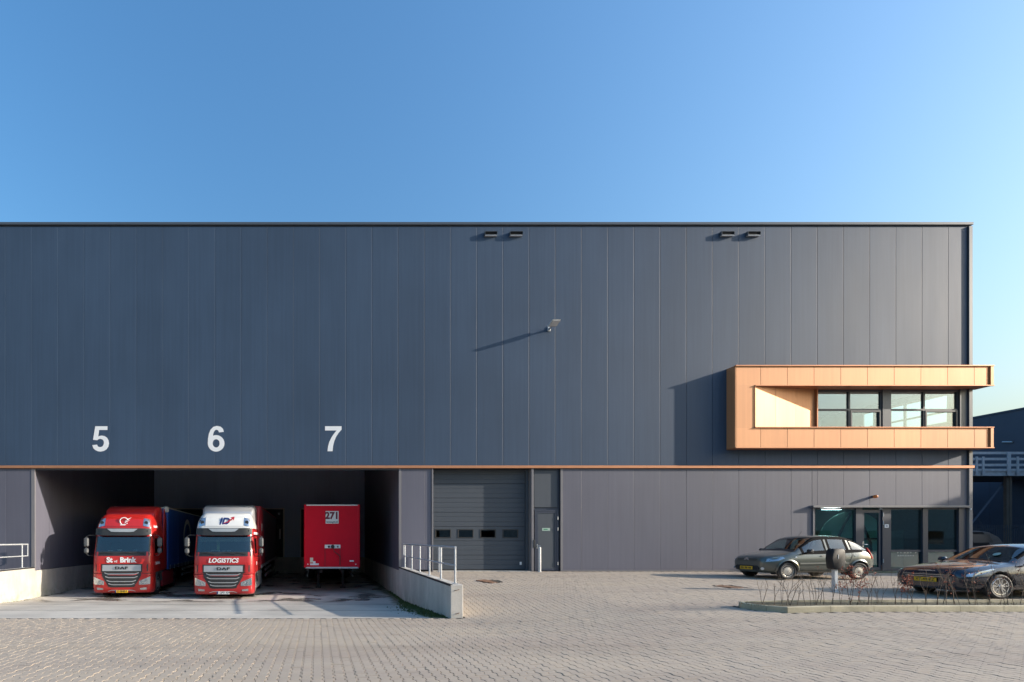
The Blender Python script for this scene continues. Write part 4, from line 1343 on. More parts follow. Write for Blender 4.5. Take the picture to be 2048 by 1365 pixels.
        # mirrors
        mx, my = s * 1.52, .22
        m_ = obj('mirror', MB().box(mx - .10, mx + .10, my - .05, my + .09, 2.14, 2.53, c=.05), mt[spec.get('mirror_mat', 'plastic_g')], t)
        obj('lower_mirror', MB().box(mx - .09, mx + .09, my - .05, my + .09, 1.86, 2.09, c=.05), mt[spec.get('mirror_mat', 'plastic_g')], m_)
        obj('mirror_arm', MB().tube([(s * 1.20, .45, 2.62), (s * 1.40, .25, 2.63), (mx, my + .02, 2.57), (mx, my + .02, 1.84), (s * 1.42, .25, 1.76), (s * 1.23, .45, 1.76)], .018, 6), mt['plastic'], m_)
        # mudguard and steps
        arc = [(y, z) for y, z in [(1.35 + .60 * math.cos(a), .50 + .60 * math.sin(a)) for a in np.linspace(R(8), R(172), 13)]]
        inn = [(1.35 + .545 * math.cos(a), .50 + .545 * math.sin(a)) for a in np.linspace(R(172), R(8), 13)]
        obj('mudguard', MB().prism(arc + inn, 'x', s * .90, s * 1.235), mt['plastic_g'], t)
        obj('wheel_flare', MB().prism([(.74, .98), (.74, 1.06), (1.98, 1.06), (1.98, .98), (1.80, .92), (1.6, 1.03), (1.35, 1.07), (1.05, 1.03)], 'x', s * 1.16, s * 1.25), mt['plastic_g'], t)
        obj('step', MB().box(min(s * .95, s * 1.22), max(s * .95, s * 1.22), .56, .84, .24, .30).box(min(s * .98, s * 1.23), max(s * .98, s * 1.23), .64, .84, .60, .64), mt['plastic'], t)
        truck_wheel(t, s * 1.03, 1.35, .49, .31, s)
        for off in (.94, .60):
            truck_wheel(t, s * off, 5.10, .49, .28, s, True)
        # side skirt
        obj('side_skirt', MB().box(min(s * 1.10, s * 1.20), max(s * 1.10, s * 1.20), 2.10, 4.35, .28, .98, c=.03), mt[spec.get('skirt', paint)], t)
    # chassis
    obj('chassis_frame', MB().box(-.45, -.35, .9, 6.0, .72, .98).box(.35, .45, .9, 6.0, .72, .98).box(-1.0, 1.0, 1.2, 1.5, .42, .56).box(-1.0, 1.0, 4.95, 5.25, .42, .58).box(-1.05, 1.05, 2.3, 4.3, .35, .95), mt['chassis'], t)
    obj('fifth_wheel', MB().box(-.5, .5, 4.4, 5.3, .981, 1.08), mt['chassis'], t)
    # roof deflector
    dz0, dz1, dw = 3.30, spec['defl'], 1.05
    rings = []
    for y, z in ((1.22, 3.54), (1.45, dz1 - .14), (1.75, dz1 - .03), (2.05, dz1), (2.30, dz1)):
        k = (z - 3.4) / (dz1 - 3.4)
        w = dw + .08 * k
        rings.append([(-w, y + .06, 3.05), (-w, y + .02, z - .08), (-w + .10, y, z), (w - .10, y, z), (w, y + .02, z - .08), (w, y + .06, 3.05)])
    obj('roof_deflector', MB().loft(rings, True), mt[spec['defl_paint']], t, smooth=True, angle=50)
    for s in (-1, 1):
        obj('side_fairing', MB().prism([(2.20, 1.06), (2.75, 1.06), (2.66, 3.4), (2.30, dz1 - .1), (2.20, 2.9)], 'x', s * 1.20, s * 1.245), mt[spec.get('fairing', paint)], t)
    return cab

def plate(t, txt, mat, loc, sx=.52, h=.11, eu=True):
    p = obj('number_plate', MB().box(-sx / 2, sx / 2, -.006, .006, -h / 2, h / 2, c=.003), mt[mat], t, loc)
    if eu:
        box('country_strip', (-sx / 2 + .002, -sx / 2 + .045, -.009, -.0062, -h / 2 + .003, h / 2 - .003), mt['decal_blue'], p)
    lettering('plate_lettering', txt, h * .95, mt['decal_dark'], p, (.02, -.0085, 0), FACE_FRONT, bold=.012, ext=.001)
    return p

def trailer(t, y0, L, z0, z1, mats, wheels=True, curtain=False, nose=False, hw=1.275):
    front, side, rail, roofm = mats
    body = obj('trailer_body', MB().box(-hw + .03, hw - .03, y0 + .02, y0 + L, z0, z1 - .02), mt[side], t)
    obj('front_wall', MB().box(-hw + .11, hw - .11, y0, y0 + .019, z0 + .02, z1 - .05), mt[front], body)
    for s in (-1, 1):
        obj('corner_post', MB().prism([(s * (hw - .109), y0), (s * (hw - .03), y0 + .005), (s * hw, y0 + .05), (s * hw, y0 + .16), (s * (hw - .109), y0 + .16)], 'z', z0 - .02, z1), mt[front], body)
        nn = 6
        for k in range(nn):
            a, b = y0 + .17 + k * (L - .3) / nn, y0 + .17 + (k + 1) * (L - .3) / nn
            if curtain:
                poly = []
                ys_ = np.linspace(a, b, 17)
                outp = [(s * (hw - .004 - .012 * abs(math.sin((y - a) * 5.2))), y) for y in ys_]
                poly = outp + [(s * (hw - .028), b), (s * (hw - .028), a)]
                obj('curtain', MB().prism(poly, 'z', z0 + .14, z1 - .22), mt[side], body, smooth=True, angle=30)
            else:
                obj('side_panel', MB().box(min(s * (hw - .029), s * (hw - .004)), max(s * (hw - .029), s * (hw - .004)), a + .004, b - .004, z0 + .13, z1 - .06), mt[side], body)
        obj('bottom_rail', MB().box(min(s * (hw - .028), s * (hw + .004)), max(s * (hw - .028), s * (hw + .004)), y0 + .165, y0 + L, z0 - .02, z0 + .12, c=.01), mt[rail], body)
        obj('top_rail', MB().box(min(s * (hw - .028), s * hw), max(s * (hw - .028), s * hw), y0 + .165, y0 + L, z1 - .058, z1), mt[roofm], body)
    obj('front_top_rail', MB().box(-hw + .11, hw - .11, y0 - .01, y0 + .03, z1 - .049, z1 + .004), mt[roofm], body)
    obj('trailer_frame', MB().box(-.55, -.43, y0 + .4, y0 + L - .2, z0 - .30, z0 - .001).box(.43, .55, y0 + .4, y0 + L - .2, z0 - .30, z0 - .001), mt['chassis'], body)
    for k in range(8):
        obj('cross_member', MB().box(-hw + .06, hw - .06, y0 + .5 + k * (L - 1) / 8, y0 + .58 + k * (L - 1) / 8, z0 - .14, z0 - .021), mt['chassis'], body)
    for s in (-1, 1):
        obj('landing_leg', MB().box(s * .62 - .06, s * .62 + .06, y0 + 2.55, y0 + 2.67, .30 if not nose else .06, z0 - .01).box(s * .62 - .14, s * .62 + .14, y0 + 2.5, y0 + 2.72, .22 if not nose else .003, .30 if not nose else .06), mt['chassis'], body)
        obj('side_guard', MB().box(min(s * 1.18, s * 1.22), max(s * 1.18, s * 1.22), y0 + 3.6, y0 + L - 5.0, .48, .60).box(min(s * 1.18, s * 1.22), max(s * 1.18, s * 1.22), y0 + 3.6, y0 + L - 5.0, .78, .90), mt['galv'], body)
        for k in range(3):
            truck_wheel(t, s * 1.05, y0 + L - 4.4 + k * 1.31, .49, .36, s)
    for k in range(3):
        obj('axle', MB().tube([(-1.0, y0 + L - 4.4 + k * 1.31, .49), (1.0, y0 + L - 4.4 + k * 1.31, .49)], .07, 8), mt['chassis'], body)
    return body

# --- first truck: red cab, blue curtain-sider
YAW1 = R(-3.6)
t1 = thing('articulated_truck', 'red truck with blue curtain-sided trailer parked in dock bay five', 'truck', (-8.22, -.05, -1.117), (0, 0, -YAW1), 'trucks in the loading dock')
tractor(t1, 'red', 'red', True, {'defl': 3.96, 'defl_paint': 'red2', 'skirt': 'maroon', 'fairing': 'red2'})  # deflector's deeper red puts the lintel's shade into its paint
lettering('front_lettering', 'St', .30, mt['letter'], t1, (-.50, cab_y(.3, 1.58) - .012, 1.58), FACE_FRONT, bold=.042)
lettering('front_lettering', 'vd', .14, mt['letter'], t1, (-.25, cab_y(.3, 1.53) - .012, 1.53), FACE_FRONT, bold=.02)
lettering('front_lettering', 'Brink', .30, mt['letter'], t1, (.25, cab_y(.3, 1.58) - .012, 1.58), FACE_FRONT, bold=.042)
lg = MB()
lg.tube([(.0 + .17 * math.cos(a), cab_y(.1, 3.2) - .03, 3.23 + .15 * math.sin(a)) for a in np.linspace(R(20), R(330), 20)], .022, 6)
lg.add([(-.16, cab_y(.1, 3.1) - .035, 3.05), (.06, cab_y(.1, 3.1) - .035, 3.05), (.10, cab_y(.1, 3.1) - .035, 3.10), (-.12, cab_y(.1, 3.1) - .035, 3.10)], [(0, 1, 2, 3)])
lg.add([(.02, cab_y(.1, 3.22) - .04, 3.20), (.24, cab_y(.1, 3.3) - .04, 3.33), (.30, cab_y(.1, 3.36) - .04, 3.40), (.10, cab_y(.1, 3.3) - .04, 3.30)], [(0, 1, 2, 3)])
lg.add([(.02, cab_y(.1, 3.15) - .04, 3.13), (.20, cab_y(.1, 3.25) - .04, 3.25), (.26, cab_y(.1, 3.3) - .04, 3.30), (.06, cab_y(.1, 3.2) - .04, 3.20)], [(0, 1, 2, 3)])
obj('roof_emblem', lg, mt['letter'], t1)
lettering('door_lettering', 'St.vd.Brink', .17, mt['letter'], t1, (1.256, 1.0, 1.42), FACE_RIGHT, bold=.03)
for k in range(9):      # small illegible line of characters
    box('door_lettering', (1.168, 1.186, .62 + k * .075, .675 + k * .075, 2.96, 3.04 + (.03 if k in (0, 5) else 0)), mt['letter'], t1)
plate(t1, '27-BNB-5', 'plate', (0.0, cab_y(0, .27) - .03, .27))
b1 = trailer(t1, 2.88, 13.3, 1.05, 3.98, ('curtain', 'curtain', 'decal_blue', 'white_gloss'), curtain=True)
obj('corner_cap', MB().box(1.06, 1.29, 2.80, 3.04, 3.74, 4.02, c=.05).box(-1.29, -1.06, 2.80, 3.04, 3.74, 4.02, c=.05), mt['white_gloss'], b1)
obj('curtain_emblem', MB().prism([(7.6 + 1.1 * math.cos(a), 2.55 + 1.05 * math.sin(a)) for a in np.linspace(R(15), R(345), 28)] + [(7.6 + .82 * math.cos(a), 2.55 + .77 * math.sin(a)) for a in np.linspace(R(345), R(15), 28)], 'x', 1.2755, 1.28), mt['letter'], b1)
for k in range(14):
    box('curtain_strap', (1.268, 1.284, 3.3 + k * .92, 3.345 + k * .92, 1.0, 1.22), mt['galv'], b1)

# --- second truck: red cab with white roof
YAW2 = R(-1.4)
t2 = thing('articulated_truck', 'red truck with white cab roof and dark box trailer parked in dock bay six', 'truck', (-3.85, -.62, -1.117), (0, 0, -YAW2), 'trucks in the loading dock')
tractor(t2, 'red2', 'white_gloss', True, {'defl': 3.97, 'defl_paint': 'silver', 'screen_curtain': 'note', 'pennant': True, 'skirt': 'silver', 'fairing': 'red'})
lettering('front_lettering', 'LOGISTICS', .25, mt['letter'], t2, (0, cab_y(.3, 1.58) - .012, 1.58), FACE_FRONT, bold=.034, shear=.22, spacing=1.02)
yl = cab_y(0, 3.2) - .025
lettering('roof_lettering', 'ID', .42, mt['decal_blue'], t2, (-.02, yl, 3.19), (R(75), 0, 0), bold=.03, shear=.25, ext=.004)
obj('roof_emblem', MB().add([(-.05, yl - .02, 3.14), (.10, yl - .02, 3.18), (.30, yl - .005, 3.33), (.24, yl - .005, 3.36), (.42, yl + .01, 3.40), (.38, yl + .01, 3.24), (.34, yl, 3.29), (.14, yl - .03, 3.14), (-.04, yl - .03, 3.11)], [(0, 1, 7, 8), (1, 2, 6, 7), (2, 3, 4, 5, 6)]), mt['decal_red'], t2)
lettering('door_lettering', 'ID', .2, mt['letter'], t2, (1.256, 1.15, 1.42), FACE_RIGHT, bold=.03, shear=.2)
box('door_stripe', (1.19, 1.2135, .5, 2.2, 2.66, 2.76), mt['letter'], t2)
plate(t2, '1-QPD-429', 'letter', (0.0, cab_y(0, .27) - .03, .27))
b2 = trailer(t2, 2.85, 13.3, 1.12, 4.0, ('maroon', 'dark_side', 'galv', 'maroon'))
obj('side_flash', MB().prism([(3.05, 1.26), (5.4, 1.26), (4.0, 3.84), (3.05, 3.84)], 'x', 1.272, 1.276), mt['maroon'], b2)
for k, z in enumerate((2.85, 2.25, 1.65)):
    box('side_lettering', (1.2765, 1.2785, 3.35, 3.85, z, z + .36), mt['letter'], b2)

# --- the uncoupled trailer
t3 = thing('red_trailer', 'uncoupled crimson box trailer numbered 271 standing in dock bay seven', 'trailer', (.66, 1.75, -1.117))
b3 = trailer(t3, 0, 13.5, 1.20, 4.03, ('crimson', 'crimson', 'crimson_d', 'white_gloss'), nose=True)
box('number_panel', (-.29, .30, -.012, -.001, 3.17, 3.74), mt['white_gloss'], b3)
lettering('number_lettering', '271', .42, mt['letter_d'], b3, (.0, -.015, 3.52), FACE_FRONT, bold=.045, ext=.001)
lettering('web_lettering', 'www.gvt.nl', .115, mt['decal_dark'], b3, (.0, -.015, 3.245), FACE_FRONT, bold=.02, ext=.001)
box('coupling_panel', (-.33, .38, -.05, -.001, 2.05, 2.21), mt['white'], b3)
for x, w in ((-.14, .05), (.03, .09), (.26, .04)):
    obj('coupling', MB().lathe([(w, -.05), (w * .8, -.10), (w * .4, -.12)], (x, 0, 2.12), 'y', 10), mt['plastic'], b3)
obj('hose', MB().tube([(.05, -.09, 2.1), (.10, -.12, 1.9), (.36, -.05, 1.7), (.36, -.02, 1.28)], .018, 6), mt['plastic'], b3)
obj('recess_frame', MB().box(-.33, -.31, -.03, -.001, 1.26, 2.04).box(.36, .38, -.03, -.001, 1.26, 2.04), mt['crimson_d'], b3)
box('recess_panel', (-.309, .359, -.012, -.001, 1.26, 2.04), mt['crimson'], b3)
for b_, m_ in (((-1.0, -.86, -.004, -.001, 1.40, 1.62), 'note'), ((-1.0, -.60, -.004, -.001, 1.28, 1.36), 'letter'), ((-.86, -.75, -.0035, -.001, 1.361, 1.46), 'letter'), ((.80, .99, -.004, -.001, 1.44, 1.50), 'letter')):
    box('label', b_, mt[m_], b3)
for x in (-1.10, 1.08):
    obj('marker_lamp', MB().lathe([(.03, -.001), (.028, -.02), (.01, -.025)], (x, 0, 1.32), 'y', 10), mt['letter'], b3)
box('under_run', (-1.2, 1.2, .02, .10, 1.13, 1.199), mt['galv'], b3)
# ------------------------------------------------------------------ cars (local: nose at x=0, length along +x, near side -y)
def ev(tab, x):
    return float(np.interp(x, [p[0] for p in tab], [p[1] for p in tab]))

def car_shell(C):
    """skinned body: returns list of (material_slot, mesh) pieces cut from one smooth surface"""
    st = C['stations']
    rows = []
    for x in st:
        zb, wl, wm, zm = ev(C['zb'], x), ev(C['wl'], x), ev(C['wm'], x), ev(C['zm'], x)
        zbt, wb, zt, wt, zc = ev(C['zbelt'], x), ev(C['wbelt'], x), ev(C['ztope'], x), ev(C['wtope'], x), ev(C['ztop'], x)
        pr = [(0, zb), (wl * .8, zb), (wl, zb + .10), (wm, zm), (wm * .995, (zm + zbt) * .5 + .03), (wb, zbt)]
        for f in (.025, .975):
            pr.append((wb + (wt - wb) * f + .035 * math.sin(f * math.pi) * C.get('bow', 1), zbt + (zt - zbt) * f))
        pr += [(wt, zt), (wt * .6, zt + (zc - zt) * .75), (0, zc)]
        rows.append((x, pr))
    bm = bmesh.new()
    np_ = len(rows[0][1])
    ring = []
    for x, pr in rows:
        r_ = [bm.verts.new((x - C.get('nose_bow', .0) * 0, y, z)) for y, z in pr]              # near/far halves
        l_ = [r_[0]] + [bm.verts.new((x, -y, z)) for y, z in pr[1:-1]] + [r_[-1]]
        ring.append((r_, l_))
    S = {'paint': 0, 'glass': 1, 'dark': 2}
    def inside(x, spans):
        return any(a - 1e-6 <= x <= b + 1e-6 for a, b in spans)
    for i in range(len(ring) - 1):
        xm = .5 * (rows[i][0] + rows[i + 1][0])
        for side in (0, 1):
            a, b = ring[i][side], ring[i + 1][side]
            for k in range(np_ - 1):
                q = [a[k], b[k], b[k + 1], a[k + 1]]
                q = [v for j, v in enumerate(q) if v not in q[:j]]
                if len(q) < 3:
                    continue
                f = bm.faces.new(q if side else q[::-1])
                f.smooth = True
                m = 0
                if k == 6 and inside(xm, C['side_glass']):
                    m = 1
                if k >= 8 and (inside(xm, [C['wind']]) or inside(xm, [C['rear']])):
                    m = 1
                if k in (5, 7) and inside(xm, [C['trimspan']]):
                    m = 3
                if k == 6 and inside(xm, C.get('dark_pillars', [])):
                    m = 3
                if k == 0:
                    m = 2
                f.material_index = m
    for e in (0, -1):
        r_, l_ = ring[e]
        for k in range(np_ - 1):
            q = [r_[k], r_[k + 1], l_[k + 1], l_[k]]
            q = [v for j, v in enumerate(q) if v not in q[:j]]
            if len(q) >= 3:
                f = bm.faces.new(q if e == 0 else q[::-1])
                f.smooth = True
    bmesh.ops.recalc_face_normals(bm, faces=bm.faces[:])
    me = bpy.data.meshes.new('shell')
    bm.to_mesh(me)
    bm.free()
    for m in (C['paint'], C.get('glass', 'glass_car'), 'chassis', 'rubber_trim'):
        me.materials.append(mt[m])
    tmp = link('shell_tmp', me)
    sub = tmp.modifiers.new('s', 'SUBSURF')
    sub.levels = sub.render_levels = 2
    cut = MB()
    for wx in C['wheels']:
        for s in (-1, 1):
            y0, y1 = s * (C['half'] - .30), s * (C['half'] + .2)
            cut.lathe([(C['arch'], min(y0, y1)), (C['arch'], max(y0, y1))], (wx, 0, C['wr'] + .01), 'y', 36)
    cm = cut.mesh('cut', mt['chassis'])
    ct = link('cut_tmp', cm)
    bo = tmp.modifiers.new('b', 'BOOLEAN')
    bo.operation, bo.object, bo.solver = 'DIFFERENCE', ct, 'EXACT'
    try:
        bo.material_mode = 'TRANSFER'
    except Exception:
        pass
    dg = bpy.context.evaluated_depsgraph_get()
    res = bpy.data.meshes.new_from_object(tmp.evaluated_get(dg))
    bpy.data.objects.remove(tmp)
    bpy.data.objects.remove(ct)
    return res

def split_mesh(me, slots):
    """faces of the given material slots as a list of connected meshes"""
    bm = bmesh.new()
    bm.from_mesh(me)
    bmesh.ops.delete(bm, geom=[f for f in bm.faces if f.material_index not in slots], context='FACES')
    out, done = [], set()
    bm.faces.ensure_lookup_table()
    for f0 in bm.faces:
        if f0.index in done:
            continue
        stack, comp = [f0], []
        done.add(f0.index)
        while stack:
            f = stack.pop()
            comp.append(f)
            for e in f.edges:
                for g in e.link_faces:
                    if g.index not in done:
                        done.add(g.index)
                        stack.append(g)
        vs = {v: k for k, v in enumerate({v for f in comp for v in f.verts})}
        m2 = bpy.data.meshes.new('piece')
        m2.from_pydata([v.co[:] for v in vs], [], [[vs[v] for v in f.verts] for f in comp])
        for p in m2.polygons:
            p.use_smooth = True
        out.append((m2, sum((f.calc_center_median() for f in comp), Vector()) / len(comp)))
    bm.free()
    return out

def car_wheel(parent, x, y, r, w, s, style):
    wv = obj('wheel', MB().lathe([(.08, -.4 * w), (.08, .4 * w)], (0, 0, 0), 'y', 12), mt['chassis'], parent, (x, y, r))
    rr = r * .70
    obj('tyre', MB().lathe([(rr, -.42 * w), (rr + .05, -.5 * w), (r - .015, -.44 * w), (r, -.34 * w), (r, .34 * w), (r - .015, .44 * w), (rr + .05, .5 * w), (rr, .42 * w)], (0, 0, 0), 'y', 36), mt['black'], wv, smooth=True)
    o = s * w * .44
    if style == 'cover':
        rim = obj('wheel_cover', MB().lathe([(rr, o * .8), (rr - .012, o * 1.02), (rr * .86, o * .92), (rr * .5, o * 1.04), (rr * .22, o * 1.1), (.02, o * 1.12)], (0, 0, 0), 'y', 36), mt['rim'], wv, smooth=True)
        for k in range(14):
            a = 2 * math.pi * k / 14
            c_, s_ = math.cos(a), math.sin(a)
            p = []
            for rad, ww in ((rr * .64, .010), (rr * .88, .017)):
                for t in (-1, 1):
                    p.append((rad * c_ - t * ww * s_, rad * s_ + t * ww * c_))
            yy = o * 1.06
            obj('slot', MB().add([(p[0][0], yy, p[0][1]), (p[1][0], yy, p[1][1]), (p[3][0], yy * .985, p[3][1]), (p[2][0], yy * .985, p[2][1]),
                                  (p[0][0], o * .8, p[0][1]), (p[1][0], o * .8, p[1][1]), (p[3][0], o * .8, p[3][1]), (p[2][0], o * .8, p[2][1])], [(0, 1, 2, 3), (7, 6, 5, 4), (0, 4, 5, 1), (1, 5, 6, 2), (2, 6, 7, 3), (3, 7, 4, 0)]), mt['black'], wv)
    else:
        obj('rim_dish', MB().lathe([(rr, o * .9), (rr - .02, o), (rr - .035, -o * .3), (.07, -o * .3)], (0, 0, 0), 'y', 36), mt['chassis'], wv, smooth=True)
        obj('rim', MB().lathe([(rr + .002, o * .95), (rr - .005, o * 1.03), (rr - .03, o * 1.0), (rr - .03, o * .7)], (0, 0, 0), 'y', 36), mt['chrome'], wv, smooth=True)
        for k in range(5):
            for dv in (-.16, .16):
                a = 2 * math.pi * k / 5 + .3 + dv
                b = 2 * math.pi * k / 5 + .3 + dv * 1.5
                A = Vector((.05 * math.cos(a), 0, .05 * math.sin(a)))
                B = Vector((rr * .96 * math.cos(b), 0, rr * .96 * math.sin(b)))
                n_ = Vector((-math.sin(a), 0, math.cos(a))) * .020
                m_ = n_ * .7
                obj('spoke', MB().add([A - n_ + Vector((0, o * 1.0, 0)), A + n_ + Vector((0, o * 1.0, 0)), B + m_ + Vector((0, o * .98, 0)), B - m_ + Vector((0, o * .98, 0)),
                                       A - n_ * 1.5 + Vector((0, o * .6, 0)), A + n_ * 1.5 + Vector((0, o * .6, 0)), B + m_ * 1.5 + Vector((0, o * .6, 0)), B - m_ * 1.5 + Vector((0, o * .6, 0))],
                                      [(0, 1, 2, 3), (0, 4, 5, 1), (1, 5, 6, 2), (2, 6, 7, 3), (3, 7, 4, 0)]), mt['chrome'], wv)
        obj('hub_cap', MB().lathe([(.065, o * .9), (.05, o * 1.06), (.01, o * 1.08)], (0, 0, 0), 'y', 16), mt['chrome'], wv)
    return wv

def on_body(C, x, z):
    """half width of the body surface at length x, height z (below the belt)"""
    zb, wl, wm, zm = ev(C['zb'], x), ev(C['wl'], x), ev(C['wm'], x), ev(C['zm'], x)
    return float(np.interp(z, [zb, zb + .1, zm, (zm + ev(C['zbelt'], x)) * .5 + .03, ev(C['zbelt'], x)], [wl * .8, wl, wm, wm * .995, ev(C['wbelt'], x)]))

def side_patch(C, name, par, poly, off, mat, s, thick=.012):
    """polygon (x, z) laid on the body's flank"""
    mb = MB()
    n = len(poly)
    f = [(x, s * (on_body(C, x, z) + off), z) for x, z in poly]
    b = [(x, s * (on_body(C, x, z) + off - thick), z) for x, z in poly]
    mb.add(f + b, [tuple(range(n)), tuple(range(2 * n - 1, n - 1, -1))] + [(i, (i + 1) % n, (i + 1) % n + n, i + n) for i in range(n)])
    return obj(name, mb, mat, par)

def build_car(C, name, label, loc, group=None, rz=0):
    t = thing(name, label, 'car', loc, (0, 0, rz), group)
    res = car_shell(C)
    for k, (m2, ctr) in enumerate(split_mesh(res, {0, 2})):
        m2.materials.append(mt[C['paint']])
        if k == 0:
            link('body', m2, t)
        else:
            link('body_trim', m2, t)
    for m2, ctr in split_mesh(res, {3}):
        m2.materials.append(mt['rubber_trim'])
        link('window_trim', m2, t)
    for m2, ctr in split_mesh(res, {1}):
        m2.materials.append(mt[C.get('glass', 'glass_car')])
        nm = 'windscreen' if C['wind'][0] - .1 < ctr.x < C['wind'][1] + .1 and abs(ctr.y) < .3 else ('rear_window' if abs(ctr.y) < .3 else 'side_window')
        link(nm, m2, t)
    for wx in C['wheels']:
        for s in (-1, 1):
            car_wheel(t, wx, s * (C['half'] - C.get('track_in', .11)), C['wr'], C['ww'], s, C['style'])
            # arch liner
            n = 18
            arc = [(wx + (C['arch'] - .006) * math.cos(a), C['wr'] + .01 + (C['arch'] - .006) * math.sin(a)) for a in np.linspace(R(-25), R(205), n)]
            inn = [(wx + (C['arch'] - .02) * math.cos(a), C['wr'] + .01 + (C['arch'] - .02) * math.sin(a)) for a in np.linspace(R(205), R(-25), n)]
            obj('arch_liner', MB().prism(arc + inn, 'y', s * (C['half'] - .34), s * (C['half'] - .045)), mt['black'], t)
    # cabin
    cx0, cx1 = C['cabin']
    zf = C['zseat']
    cab = obj('dashboard', MB().box(cx0, cx0 + .35, -.55, .55, C['zdash'] - .2, C['zdash'], c=.05), mt['plastic'], t)
    for x in (cx0 + 1.0, cx0 + 1.85):
        for s in (-1, 1):
            obj('seat', MB().box(x, x + .16, s * .33 - .22, s * .33 + .22, zf, zf + .55, c=.05).box(x + .04, x + .13, s * .33 - .12, s * .33 + .12, zf + .58, zf + .74, c=.03), mt['fabric'], cab)
    ring = [(cx0 + .48 + .05 * math.sin(a), -.33 + .17 * math.cos(a), C['zdash'] + .0 + .16 * math.sin(a)) for a in np.linspace(0, 2 * math.pi, 15)]
    obj('steering_wheel', MB().tube(ring, .014, 6, False), mt['plastic'], cab)
    obj('interior_mirror', MB().box(C['wind'][1] - .12, C['wind'][1] - .08, -.11, .11, C['zmir'], C['zmir'] + .06, c=.01), mt['plastic'], cab)
    # door mirrors
    for s in (-1, 1):
        mx, mz = C['mirror']
        hw_ = ev(C['wbelt'], mx)
        obj('door_mirror', MB().box(mx - .06, mx + .10, s * (hw_ + .06) if s > 0 else -(hw_ + .23), s * (hw_ + .23) if s > 0 else -(hw_ + .06), mz, mz + .13, c=.035).tube([(mx + .04, s * (hw_ - .02), mz), (mx + .04, s * (hw_ + .10), mz + .04)], .025, 8), mt[C.get('mirror_mat', 'plastic')], t, smooth=True, angle=40)
    return t

C3 = dict(paint='paint_c3', half=.835, wheels=[.74, 3.20], wr=.293, ww=.185, arch=.35, style='cover', bow=.7,
    stations=[0, .03, .08, .16, .30, .45, .60, .75, .90, 1.05, 1.09, 1.25, 1.30, 1.5, 1.66, 1.74, 1.88, 2.06, 2.10, 2.17, 2.21, 2.5, 2.82, 2.88, 2.95, 2.99, 3.14, 3.18, 3.30, 3.36, 3.46, 3.60, 3.66, 3.76, 3.83, 3.86],
    zb=[(0, .27), (.06, .22), (.4, .19), (3.4, .22), (3.86, .34)],
    wl=[(0, .42), (.03, .53), (.08, .60), (.18, .69), (.38, .775), (.7, .80), (3.3, .80), (3.65, .74), (3.83, .66), (3.86, .60)],
    wm=[(0, .46), (.03, .57), (.08, .645), (.18, .73), (.38, .81), (.7, .835), (3.2, .835), (3.62, .79), (3.83, .70), (3.86, .63)],
    zm=[(0, .50), (3.86, .60)],
    zbelt=[(0, .64), (.06, .69), (.18, .73), (.4, .78), (.8, .85), (1.1, .875), (2.0, .895), (3.0, .94), (3.3, .97), (3.6, .96), (3.86, .89)],
    wbelt=[(0, .40), (.03, .50), (.08, .57), (.18, .65), (.38, .73), (.84, .79), (2.9, .79), (3.3, .765), (3.62, .72), (3.83, .62), (3.86, .56)],
    ztope=[(0, .68), (.06, .73), (.18, .78), (.4, .83), (.8, .90), (1.05, .955), (1.4, 1.20), (1.70, 1.415), (1.9, 1.47), (2.3, 1.49), (2.75, 1.475), (3.05, 1.41), (3.3, 1.28), (3.55, 1.10), (3.7, 1.01), (3.86, .91)],
    wtope=[(0, .34), (.03, .43), (.08, .50), (.18, .57), (.38, .63), (1.05, .70), (1.4, .655), (1.72, .605), (2.9, .58), (3.3, .565), (3.62, .565), (3.86, .52)],
    ztop=[(0, .70), (.06, .76), (.18, .82), (.4, .87), (.8, .95), (1.05, 1.005), (1.4, 1.27), (1.70, 1.475), (1.9, 1.525), (2.3, 1.54), (2.75, 1.53), (3.05, 1.465), (3.3, 1.34), (3.55, 1.15), (3.7, 1.04), (3.86, .92)],
    side_glass=[(1.30, 2.06), (2.21, 2.82), (2.99, 3.36)], wind=(1.09, 1.66), rear=(3.18, 3.60), trimspan=(1.25, 3.36), dark_pillars=[(1.25, 1.30), (2.06, 2.10), (2.17, 2.21), (2.82, 2.88), (2.95, 2.99)], cabin=(1.2, 3.2), zseat=.62, zdash=.94, zmir=1.33, mirror=(1.36, .91))
c3x = 16.2 - .74
car1 = build_car(C3, 'hatchback_car', 'grey-green hatchback parked before the entrance behind the charging post', (c3x, -3.04, float(gz(17, -3.1)) - .002), 'parked cars')
